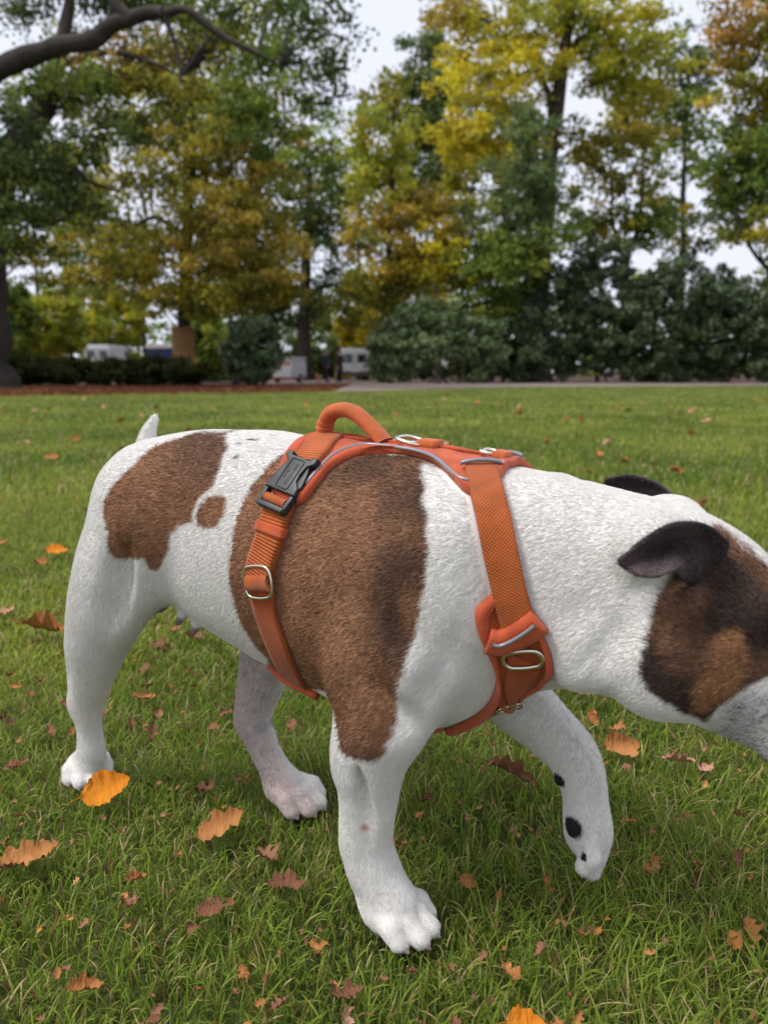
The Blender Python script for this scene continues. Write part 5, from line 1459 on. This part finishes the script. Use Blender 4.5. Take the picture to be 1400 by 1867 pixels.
tree("thin_tree", "thin straight tree right of the forked tree",
     [(21.2884, 54.0000, 0.0637), (20.7732, 54.0000, 7.9845), (20.5724, 54.0000, 12.6709), (20.3263, 54.0000, 17.8850), (20.1685, 54.0000, 20.9186)], [0.24, 0.20, 0.16, 0.10, 0.04],
     [B((20.2709, 54.0000, 16.1693), 3.0, 3.6, 44, 40, "green", 0.9), B((20.5386, 54.0000, 19.9151), 2.4, 2.4, 36, 40, "blue", 0.9), B((22.3759, 54.0000, 10.8873), 2.6, 2.0, 18, 28, "dark", 0.8), B((19.7211, 54.0000, 10.8873), 2.0, 2.2, 18, 36, "olive", 0.8)], 19, leaf=0.25, twigs=1.6)
tree("right_edge_tree", "leafy tree overhanging from beyond the right edge",
     [(16.1598, 28.0000, 0.1948), (15.5437, 28.0000, 3.6379), (14.8470, 28.0000, 5.9077), (14.1332, 28.0000, 8.1072), (13.6146, 28.0000, 10.4144)], [0.38, 0.34, 0.28, 0.20, 0.10],
     [B((13.2963, 28.0000, 7.7453), 1.9, 2.4, 80, 50, "green", 0.65), B((13.3459, 28.0000, 10.2396), 1.9, 1.6, 60, 50, "olive", 0.65), B((12.1430, 28.0000, 11.9677), 1.1, 1.1, 22, 38, "orange", 0.55), B((12.9455, 27.0000, 5.1755), 1.3, 0.8, 22, 38, "olive", 0.5), B((12.2763, 28.0000, 7.1991), 1.0, 1.2, 20, 36, "dark", 0.5), B((15.1403, 28.0000, 7.7453), 1.8, 4.0, 70, 45, "green", 0.7), B((13.5714, 28.5000, 12.5181), 1.6, 1.2, 30, 45, "olive", 0.6)], 20, leaf=0.14,
     limbs=[([(15.3430, 28.0000, 4.0212), (13.7307, 27.6000, 4.1597), (12.7676, 27.4000, 5.0602), (12.2246, 27.3000, 5.8643)], [0.12, 0.08, 0.06, 0.03]), ([(14.7102, 28.0000, 6.2791), (13.4904, 27.8000, 7.6939), (12.3409, 27.6000, 8.7070)], [0.12, 0.07, 0.03])])
# slim trunks of the wood behind, left half
slim = [(102, 64, 400, "olive", "leftmost"), (152, 70, 330, "green", "second"), (196, 66, 300, "olive", "third"), (222, 60, 360, "dark", "fourth"), (284, 66, 420, "green", "fifth"), (432, 62, 380, "dark", "sixth"), (478, 66, 330, "olive", "seventh"), (655, 72, 330, "green", "eighth")]
def wx(px, D): return (px - 700) / 1348.0 * D * 1.018
for i, (px, D, top, pal, nm) in enumerate(slim):
    x = wx(px, D); zt = 0.545 + (677 - top) / 1348.0 * D
    lean = (rng.random() - 0.5) * 0.8
    tree("slim_tree", "%s of the slim trunks in the wood behind, counted from the left" % nm, [(x, D, 0), (x + lean * 0.3, D, zt * 0.4), (x + lean, D, zt)], [0.24, 0.17, 0.06],
         [((x + lean, D, zt * 0.78), (2.6, 2.4, zt * 0.24), 40, 40, pal, 0.95), ((x, D, zt * 0.45), (2.2, 2.2, 1.6), 14, 36, "olive", 0.8)], 40 + i, leaf=0.27, group="slim trunks in the wood behind", twigs=1.5)

# --- bushes
def bush(name, label, parts, seed, leaf, pal, mat, per=58, cr=0.40, group=None, stems=5):
    r = np.random.default_rng(seed)
    base = np.array((parts[0][0][0], parts[0][0][1], 0.0))
    root = link(name, None, label=label, category="bush", group=group, loc=tuple(base))
    allV, allF, allC, k = [], [], [], 0
    paths = []
    for c, rr, n in parts:
        n = int(n * 1.25)
        c = np.array(c); rr = np.array(rr)
        d = r.normal(size=(n, 3)); d /= np.linalg.norm(d, axis=1)[:, None]
        d *= (0.55 + 0.45 * r.random(n) ** 0.5)[:, None]
        cen = c + d * rr * (1 + 0.10 * r.normal(size=(n, 1)))
        cen = cen[cen[:, 2] > 0.15]
        V, F, C = leaf_cloud(cen, cr * r.uniform(0.7, 1.3, len(cen)), per, leaf, pal, r, flat=0.75, droop=0.1)
        V[:, 2] = np.maximum(V[:, 2], 0.0)
        allV.append(V - base); allF.append(F + k); allC.append(C); k += len(V)
        for j in range(stems):
            t = cen[r.integers(len(cen))]
            b = np.array((c[0] + r.normal(0, 0.3), c[1] + r.normal(0, 0.3), -0.05))
            paths.append((np.array([b, (b + t) / 2 + r.normal(0, 0.12, 3), t]) - base, [0.05, 0.035, 0.012]))
    tv, tf = tubes_mesh(paths, 5)
    link("stems", mesh_from("stems", tv, tf, M_BARK), root)
    me = mesh_from("foliage", np.concatenate(allV), np.concatenate(allF), mat, False)
    add_attr(me, "tint", np.concatenate([np.concatenate(allC), np.ones((k, 1))], 1))
    link("foliage", me, root)
    return root
bush("evergreen_bush", "pale grey-green evergreen bush right of the white van", [((2.3189, 37.7000, 1.9541), (2.20, 1.97, 2.03), 150), ((0.4420, 38.0480, 1.2934), (1.16, 1.28, 1.39), 70), ((4.5106, 37.7000, 1.5541), (1.39, 1.51, 1.62), 60)], 61, 0.15, "rhodo", M_RHODO)
bush("evergreen_bush", "middle evergreen bush, tall and dark, right of the pale one", [((9.0772, 40.6000, 2.7766), (3.02, 2.32, 3.02), 190), ((6.5777, 39.4400, 1.6007), (2.09, 1.86, 1.86), 90), ((11.5209, 41.1800, 3.9573), (2.20, 2.09, 3.71), 130)], 62, 0.15, "rhododark", M_RHODO)
bush("evergreen_bush", "tallest dark evergreen bush above the path at the right", [((15.5651, 40.0200, 3.0250), (3.36, 2.55, 3.60), 240), ((13.6903, 39.4400, 2.1583), (2.32, 2.09, 2.67), 110), ((18.2082, 40.0200, 2.4637), (2.67, 2.32, 2.90), 140)], 63, 0.15, "rhododark", M_RHODO)
bush("evergreen_bush", "dark evergreen bush cut off by the right edge", [((20.1811, 38.2800, 2.3803), (2.55, 2.32, 2.90), 150)], 64, 0.15, "rhododark", M_RHODO)
bush("evergreen_bush", "round dark evergreen bush left of the white site trailer", [((-5.1107, 30.0000, 1.3905), (1.05, 1.1, 1.25), 100), ((-5.6674, 30.0000, 1.0284), (0.7, 0.8, 0.9), 40)], 65, 0.12, "rhododark", M_RHODO, cr=0.3)
for i, (a, w, h, lab) in enumerate((((60, 668), 1.5, 0.75, "low dark bush beside the old tree's trunk"), ((150, 670), 1.5, 0.62, "low dark bush left of the white delivery van"), ((240, 668), 1.4, 0.52, "low dark bush under the white delivery van"), ((325, 668), 1.2, 0.60, "low dark bush at the foot of the plank guard"))):
    p = (wx(a[0], 30.0), 30.0, 0.45)
    bush("low_bush", lab, [(p, (w, 0.9, h), 95)], 70 + i, 0.10, "under", M_LEAF, cr=0.28, group="low bushes along the leaf bed")
for i, (px, py, D, w, h, pal, lab) in enumerate(((110, 600, 44, 2.4, 1.9, "lime", "yellow-green shrub behind the low bushes at the far left"), (235, 590, 59, 2.4, 1.9, "lime", "yellow-green shrub behind the white delivery van"), (390, 640, 44, 1.6, 1.6, "green", "green shrub just right of the plank guard"),
        (662, 610, 54, 1.7, 1.8, "yellow", "bright yellow shrub behind the white van"), (585, 640, 58, 2.6, 2.4, "dark", "dark shrub behind the two standing people"), (40, 590, 40, 1.3, 2.2, "green", "green shrub right beside the old tree's trunk"))):
    c = (wx(px, D), D, max(h * 0.85, 0.545 + (677 - py) / 1348.0 * D))
    bush("shrub", lab, [(c, (w, 1.4, h), 75), ((c[0], c[1], 0.9), (w, 1.2, 1.2), 40)], 80 + i, 0.19, pal, M_LEAF, cr=0.5, group="shrubs at the edge of the wood")
# far wood that reads as one mass
r_ = np.random.default_rng(5)
cen = []
for x in np.arange(-66, 66, 1.0):
    D = 88 + 8 * r_.random()
    top = 9.0 + 3.2 * math.sin(x * 0.31) + 2.4 * math.sin(x * 0.83 + 1.3) + r_.normal(0, 0.8)
    for z in np.arange(0.6, max(2.2, top), 1.3):
        cen.append((x + r_.normal(0, 0.5), D + r_.normal(0, 2), z))
cen = np.array(cen)
V, F, C = leaf_cloud(cen, np.full(len(cen), 1.1), 34, 0.42, "green", r_, flat=0.8)
me = mesh_from("far_wood", V, F, M_LEAF, False)
add_attr(me, "tint", np.concatenate([C, np.ones((len(C), 1))], 1))
link("far_wood", me, label="far green undergrowth closing the view between the trunks", category="wood", kind="stuff")
# dead leaves over the soil bed
r_ = np.random.default_rng(6)
n = 16000
x = r_.uniform(-16, -1.5, n); y = np.interp(x, [p[0] for p in LAWN_EDGE], [p[1] for p in LAWN_EDGE]) + r_.random(n) ** 1.4 * 14 - 0.2
cen = np.stack([x, y, np.full(n, -0.03)], 1)
PAL["litter"] = [(0.16, 0.060, 0.030), (0.24, 0.095, 0.045), (0.10, 0.040, 0.022), (0.33, 0.17, 0.085)]
V, F, C = leaf_cloud(cen, np.full(n, 0.02), 1, 0.11, "litter", r_, flat=0.3)
V[:, 2] = np.clip(V[:, 2], -0.045, 0.03)
me = mesh_from("leaf_litter", V, F, M_LEAF, False)
add_attr(me, "tint", np.concatenate([C, np.ones((len(C), 1))], 1))
link("leaf_litter", me, label="reddish brown dead leaves covering the bed behind the lawn", category="leaf litter", kind="stuff")

# ------------------------------------------------------------------ vehicles, trailer, people far behind
m_white = mat_new("white_vehicle_paint", (0.55, 0.56, 0.58), 0.35)
m_dull = noise_color(mat_new("white_plastic_panels", rough=0.5), [(0.3, (0.55, 0.53, 0.52)), (0.7, (0.70, 0.68, 0.67))], 2.0, 5)
m_glass = mat_new("dark_window_glass", (0.02, 0.035, 0.045), 0.08, spec=0.8)
m_tyre = mat_new("black_tyre_rubber", (0.012, 0.012, 0.012), 0.85)
m_rim = mat_new("grey_wheel_rim", (0.25, 0.25, 0.26), 0.4, 0.7)
m_red = mat_new("red_marking_paint", (0.38, 0.035, 0.035), 0.5)
m_grey = mat_new("grey_bumper_plastic", (0.06, 0.06, 0.065), 0.6)
m_bluep = mat_new("blue_painted_steel", (0.010, 0.030, 0.12), 0.45)
def box_bm(sx, sy, sz, bevel=0.03, taper=None):
    bm = bmesh.new(); bmesh.ops.create_cube(bm, size=1.0)
    bmesh.ops.scale(bm, vec=(sx, sy, sz), verts=bm.verts)
    if taper:
        for v in bm.verts:
            if v.co.z > 0:
                v.co.x *= taper[0]; v.co.y *= taper[1]
    if bevel:
        bmesh.ops.bevel(bm, geom=bm.edges[:], offset=bevel, segments=2, affect='EDGES')
    return bm
def bpart(name, size, loc, mat, parent, bevel=0.03, taper=None):
    o = put_bm(name, box_bm(*size, bevel=bevel, taper=taper), mat, parent)
    o.location = loc
    return o
def wheel(parent, loc, r=0.33):
    w = link("wheel", None, parent, loc=loc)
    for nm, rr, d, mt in (("tyre", r, 0.22, m_tyre), ("rim", r * 0.62, 0.235, m_rim)):
        bm = bmesh.new()
        bmesh.ops.create_cone(bm, cap_ends=True, segments=24, radius1=rr, radius2=rr, depth=d)
        bmesh.ops.rotate(bm, matrix=Matrix.Rotation(math.pi / 2, 3, 'Y'), verts=bm.verts)
        bmesh.ops.bevel(bm, geom=[e for e in bm.edges], offset=0.02, segments=2, affect='EDGES')
        put_bm(nm, bm, mt, w)
def van(label, loc, rz, h=2.05, name="van"):
    """seen from behind: +y is the nose, rear doors at -y"""
    v = link(name, None, label=label, category="van", loc=loc); v.rotation_euler = (0, 0, rz)
    bpart("lower_body", (1.95, 4.6, 0.75), (0, 0, 0.72), m_white, v, 0.10)
    bpart("upper_body", (1.92, 3.5, h - 1.05), (0, -0.52, 1.05 + (h - 1.05) / 2), m_white, v, 0.14, (0.90, 0.96))
    bpart("windscreen", (1.70, 0.06, 0.75), (0, 1.32, 1.45), m_glass, v, 0.01).rotation_euler = (math.radians(35), 0, 0)
    bpart("bonnet", (1.80, 0.9, 0.28), (0, 1.80, 1.08), m_white, v, 0.1)
    for s in (-1, 1):
        bpart("rear_door", (0.86, 0.05, h - 0.78), (s * 0.455, -2.30, 0.45 + (h - 0.55) / 2), m_white, v, 0.02)
        bpart("rear_window", (0.56, 0.03, 0.48), (s * 0.44, -2.325, h - 0.62), m_glass, v, 0.012)
        bpart("tail_light", (0.12, 0.05, 0.45), (s * 0.91, -2.30, 1.05), m_red, v, 0.015)
        bpart("side_window", (0.03, 0.75, 0.48), (s * 0.925, 0.72, h - 0.62), m_glass, v, 0.01)
        bpart("side_mirror", (0.16, 0.10, 0.24), (s * 1.05, 1.15, 1.30), m_grey, v, 0.03)
        for y in (-1.45, 1.45):
            wheel(v, (s * 0.86, y, 0.33))
    bpart("bumper", (1.90, 0.16, 0.24), (0, -2.36, 0.48), m_grey, v, 0.04)
    bpart("number_plate", (0.50, 0.02, 0.11), (0, -2.45, 0.62), m_dull, v, 0.004)
    return v
van("white van by the path between the two standing people and the pale bush", (wx(642, 46), 48.0, -0.03), math.radians(6), 1.98)
van("white delivery van half hidden behind the low bushes at the left", (wx(203, 52), 54.0, -0.05), math.radians(-2), 2.42, "delivery_van")
# site trailer with red writing band
tr = link("site_trailer", None, label="low white site trailer with a red band of marks beside the path", category="trailer", loc=(wx(530, 41.5), 41.5, -0.03))
tr.rotation_euler = (0, 0, math.radians(-24))
bpart("body", (1.55, 1.5, 0.95), (0, 0, 0.72), m_dull, tr, 0.05)
bpart("lid", (1.62, 1.58, 0.14), (0, 0, 1.27), m_dull, tr, 0.05)
for i in range(2):
    bpart("front_panel", (0.72, 0.03, 0.46), (-0.38 + 0.76 * i, -0.762, 0.52), m_white, tr, 0.012)
for i, w in enumerate((0.16, 0.12, 0.17, 0.14, 0.11, 0.16)):
    bpart("red_mark", (w, 0.012, 0.20), (-0.52 + 0.21 * i, -0.757, 1.00), m_red, tr, 0.004)
for i in range(3):
    bpart("side_panel", (0.03, 0.42, 0.72), (0.785, -0.50 + 0.5 * i, 0.76), m_white, tr, 0.012)
bpart("chassis", (1.50, 1.4, 0.12), (0, 0, 0.20), m_red, tr, 0.02)
for s in (-1, 1):
    wheel(tr, (s * 0.70, 0.1, 0.24), 0.24)
bpart("drawbar", (0.10, 0.9, 0.08), (0.2, -1.15, 0.22), m_red, tr, 0.02)
ct = link("blue_container", None, label="dark blue container with pale roof left of the plank guard", category="container", loc=(wx(316, 42), 43.5, -0.05))
bpart("body", (2.2, 2.4, 1.75), (0, 0, 0.95), m_bluep, ct, 0.04)
bpart("roof", (2.3, 2.5, 0.26), (0, 0, 1.98), m_dull, ct, 0.05)
for i in range(9):
    bpart("rib", (0.09, 0.05, 1.6), (-0.96 + 0.24 * i, -1.215, 0.95), m_bluep, ct, 0.012)

def person(name, label, loc, rz, coat_c, leg_c, hair_c, long_coat=False, arm=0.0):
    F_ = Field((-0.40, -0.34, -0.02), (0.40, 0.34, 1.84), 0.018)
    for s in (-1, 1):
        F_.chain([((s * 0.09, 0.0, 0.93), 0.105), ((s * 0.10, 0.02, 0.52), 0.070), ((s * 0.105, -0.02, 0.11), 0.048)], 0.03)
        F_.chain([((s * 0.105, -0.02, 0.08), 0.050), ((s * 0.115, 0.15, 0.045), 0.042)], 0.02)
        F_.chain([((s * 0.19, 0.0, 1.43), 0.075), ((s * 0.255, -0.02, 1.16), 0.060), ((s * 0.24, 0.08 + arm, 0.93), 0.044)], 0.03)
        hx, hy, hz = s * 0.235, 0.10 + arm, 0.885
        F_.ell((hx, hy, hz), (0.022, 0.038, 0.045), 0.012)
        for q in range(4):
            F_.chain([((hx, hy - 0.025 + 0.017 * q, hz - 0.03), 0.010), ((hx - s * 0.012, hy - 0.024 + 0.018 * q, hz - 0.085 + 0.006 * abs(q - 1.5)), 0.009)], 0.006, sub=2)
        F_.chain([((hx, hy + 0.03, hz), 0.011), ((hx - s * 0.01, hy + 0.055, hz - 0.045), 0.010)], 0.006, sub=2)
    F_.chain([((0, 0, 0.95), 0.155), ((0, 0.0, 1.18), 0.150), ((0, -0.01, 1.38), 0.165), ((0, 0.0, 1.47), 0.09)], 0.05)
    F_.chain([((0, 0.0, 1.45), 0.06), ((0, 0.015, 1.58), 0.055)], 0.03)
    if long_coat:
        F_.chain([((0, 0, 1.0), 0.17), ((0, 0, 0.68), 0.20)], 0.04)
    F_.ell((0, 0.02, 1.655), (0.078, 0.098, 0.115), 0.02)
    F_.ell((0, 0.122, 1.640), (0.014, 0.020, 0.026), 0.012)
    for s in (-1, 1):
        F_.ell((s * 0.080, 0.015, 1.645), (0.012, 0.022, 0.030), 0.008)
    F_.ell((0, -0.005, 1.690), (0.092, 0.105, 0.100), 0.012)
    v, f = F_.polygonise()
    x, y, z = v.T
    c = np.tile(np.array(leg_c), (len(v), 1))
    c[z > (0.60 if long_coat else 0.90)] = coat_c
    skin = (0.42, 0.26, 0.19)
    c[(z > 1.50)] = skin
    c[(z > 1.60) & ((y < 0.03) | (z > 1.70))] = hair_c
    c[(z < 0.93) & (np.abs(x) > 0.19) & (z > 0.7)] = skin
    c[z < 0.10] = (0.02, 0.018, 0.016)
    m = mat_new(name + "_clothes", rough=0.85)
    at = nd(m, "ShaderNodeAttribute"); at.attribute_name = "tint"; lk(m, at.outputs["Color"], bsdf(m).inputs["Base Color"])
    me = mesh_from(name, v, f, m); add_attr(me, "tint", np.concatenate([c, np.ones((len(c), 1))], 1))
    o = link(name, me, label=label, category="person", loc=loc); o.rotation_euler = (0, 0, rz)
    return o
person("person", "person in a navy jacket and dark trousers standing on the path", (wx(598, 41), 41.0, -0.03), math.radians(-70), (0.012, 0.020, 0.050), (0.010, 0.011, 0.016), (0.16, 0.13, 0.11))
person("person", "person in a long dark brown coat standing before the white van", (wx(622, 42), 42.0, -0.03), math.radians(60), (0.040, 0.022, 0.018), (0.012, 0.010, 0.012), (0.05, 0.03, 0.025), True)
FD = Field((-0.5, -0.2, -0.02), (0.6, 0.2, 0.75), 0.016)
FD.chain([((-0.25, 0, 0.42), 0.10), ((0.0, 0, 0.40), 0.11), ((0.20, 0, 0.43), 0.125)], 0.04)
FD.chain([((0.22, 0, 0.48), 0.08), ((0.33, 0, 0.60), 0.065)], 0.04)
FD.ell((0.37, 0, 0.63), (0.085, 0.065, 0.065), 0.03); FD.chain([((0.40, 0, 0.61), 0.045), ((0.49, 0, 0.59), 0.032)], 0.02)
for s in (-1, 1):
    FD.chain([((0.20, s * 0.08, 0.40), 0.065), ((0.19, s * 0.08, 0.20), 0.035), ((0.20, s * 0.08, 0.02), 0.03)], 0.02)
    FD.chain([((-0.24, s * 0.08, 0.40), 0.08), ((-0.20, s * 0.08, 0.28), 0.055), ((-0.31, s * 0.08, 0.17), 0.032), ((-0.27, s * 0.08, 0.02), 0.03)], 0.02)
    FD.chain([((0.34, s * 0.05, 0.68), 0.022), ((0.32, s * 0.075, 0.60), 0.020)], 0.01)
FD.chain([((-0.33, 0, 0.46), 0.03), ((-0.44, 0, 0.50), 0.022), ((-0.48, 0, 0.58), 0.012)], 0.02)
v, f = FD.polygonise()
m_tan = noise_color(mat_new("tan_fur", rough=0.9), [(0.3, (0.34, 0.17, 0.07)), (0.7, (0.46, 0.26, 0.12))], 8, 4)
o = link("small_dog", mesh_from("small_dog", v, f, m_tan), label="small tan dog standing beside the person in navy", category="dog", loc=(wx(585, 40.5), 40.5, -0.03))
o.rotation_euler = (0, 0, math.radians(-115)); o.scale = (0.75,) * 3

# ------------------------------------------------------------------ short fur lying on the coat
def make_fur(n_hairs, cover=None):
    v, f = dog_v, dog_f
    a, b, c, d = (v[f[:, i]] for i in range(4))
    nrm = np.cross(c - a, d - b)
    area = 0.5 * np.linalg.norm(nrm, axis=1)
    dens = np.ones(len(f))
    cen = (a + b + c + d) / 4
    dens[cen[:, 1] > 0.06] = 0.45                       # the far side needs less
    dens[cen[:, 2] < 0.012] = 0.05
    w = area * dens
    fi = rng.choice(len(f), n_hairs, p=w / w.sum())
    u, t = rng.random(n_hairs)[:, None], rng.random(n_hairs)[:, None]
    p = (a[fi] * (1 - u) + b[fi] * u) * (1 - t) + (d[fi] * (1 - u) + c[fi] * u) * t
    is_ear = f[fi, 0] >= n_body
    n = nrm[fi] / (np.linalg.norm(nrm[fi], axis=1)[:, None] + 1e-12)
    vn = np.zeros_like(v)
    for i in range(4):
        np.add.at(vn, f[:, i], nrm)
    vn /= np.linalg.norm(vn, axis=1)[:, None] + 1e-12
    g = (vn[f[fi, 0]] * (1 - u) + vn[f[fi, 1]] * u) * (1 - t) + (vn[f[fi, 3]] * (1 - u) + vn[f[fi, 2]] * u) * t
    g /= np.linalg.norm(g, axis=1)[:, None] + 1e-9
    n = np.where(is_ear[:, None], n, g)
    if cover is not None:
        keep = cover(p)
        p, n, is_ear = p[keep], n[keep], is_ear[keep]
    bare = np.zeros(len(p), bool)                      # pads, claws and teats have no hair
    for sx, sy, sz, r in PADS:
        bare |= ((p - np.array((sx, sy, sz))) ** 2).sum(1) < (r * 1.0) ** 2
    for q in CLAWS:
        bare |= ((p - np.array(q)) ** 2).sum(1) < 0.0055 ** 2
    for q in NIP:
        bare |= ((p - np.array(q)) ** 2).sum(1) < 0.006 ** 2
    p, n, is_ear = p[~bare], n[~bare], is_ear[~bare]
    x, y, z = p.T
    # lie of the coat: backwards along the trunk, down the legs, back from the nose
    leg = smooth(0.235, 0.17, z) * (x < 0.40)
    hind = smooth(-0.10, -0.18, x) * smooth(0.36, 0.25, z)
    leg = np.maximum(leg, hind)
    flow = np.stack([-np.ones_like(x), 0 * x, -0.28 - 0.35 * smooth(0.42, 0.28, z)], 1) * (1 - leg)[:, None] + np.stack([-0.15 * np.ones_like(x), 0 * x, -np.ones_like(x)], 1) * leg[:, None]
    paws_ = smooth(0.05, 0.03, z) * (x < 0.30)
    flow = flow * (1 - paws_)[:, None] + np.array((0.8, 0, -0.4)) * paws_[:, None]
    hd = smooth(0.37, 0.42, x)[:, None]
    flow = flow * (1 - hd) + np.stack([-np.ones_like(x), 0 * x, 0.55 - 1.1 * smooth(0.38, 0.30, z)], 1) * hd
    nz3 = np.stack([hash_noise(p, 22, 30 + i) for i in range(3)], 1) * 0.22 + np.stack([hash_noise(p, 110, 40 + i) for i in range(3)], 1) * 0.05
    flow = flow + nz3 + rng.normal(0, 0.07, p.shape)
    flow -= (flow * n).sum(1)[:, None] * n
    flow /= np.linalg.norm(flow, axis=1)[:, None] + 1e-9
    ln = 0.0045 * np.ones(len(p))
    ln *= 1 - 0.35 * smooth(0.20, 0.12, z) - 0.25 * smooth(0.38, 0.46, x)
    ln = np.where((z < 0.05) & (x < 0.30), 0.0036, ln)
    ln = np.where(is_ear, 0.0030, ln)
    ln *= rng.uniform(0.7, 1.25, len(p))
    lift = rng.uniform(0.0005, 0.0014, len(p)) / ln * np.where(is_ear, 0.5, 1)
    P = np.empty((len(p), 4, 3), np.float32)
    for i, s in enumerate((0.0, 0.33, 0.67, 1.0)):
        h = lift * (s * 1.7 - 0.7 * s * s)
        P[:, i] = p - n * 0.0001 + flow * (ln * s)[:, None] + n * (ln * h)[:, None]
    ef = np.where(is_ear, 0.25, -1.0)
    c = coat(p + rng.normal(0, 0.0008, p.shape), ef, soft=0.002)
    lum = c.mean(1)
    var = np.where(lum > 0.5, rng.uniform(0.88, 1.08, len(p)), rng.uniform(0.42, 1.7, len(p)))
    c = np.clip(c * var[:, None], 0.004, 0.92)
    # pale and dark guard hairs mixed into the brown
    r = rng.random(len(p))
    br = (lum > 0.07) & (lum < 0.30)
    c = np.where((br & (r < 0.27))[:, None], c * 0.35, c)
    c = np.where((br & (r > 0.90))[:, None], np.clip(c * 1.7 + 0.03, 0, 0.7), c)
    dk = lum <= 0.07
    c = np.where((dk & (r > 0.86))[:, None], c * 1.8 + np.array((0.035, 0.022, 0.012)), c)
    hc = bpy.data.hair_curves.new("fur")
    hc.add_curves([4] * len(p))
    hc.attributes["position"].data.foreach_set("vector", P.ravel())
    ra = hc.attributes.get("radius") or hc.attributes.new("radius", 'FLOAT', 'POINT')
    rr = np.tile(np.array((0.00012, 0.00012, 0.00009, 0.00003), np.float32), (len(p), 1))
    ra.data.foreach_set("value", rr.ravel())
    ca = hc.attributes.new("coat", 'FLOAT_COLOR', 'CURVE')
    ca.data.foreach_set("color", np.concatenate([c, np.ones((len(c), 1))], 1).astype(np.float32).ravel())
    m = mat_new("dog_fur", rough=0.6, spec=0.12)
    at = nd(m, "ShaderNodeAttribute"); at.attribute_name = "coat"
    lk(m, at.outputs["Color"], bsdf(m).inputs["Base Color"])
    hc.materials.append(m)
    return link("fur", hc, parent=dog)
scene.cycles_curves.shape = 'RIBBONS'

make_fur(420000, not_covered)
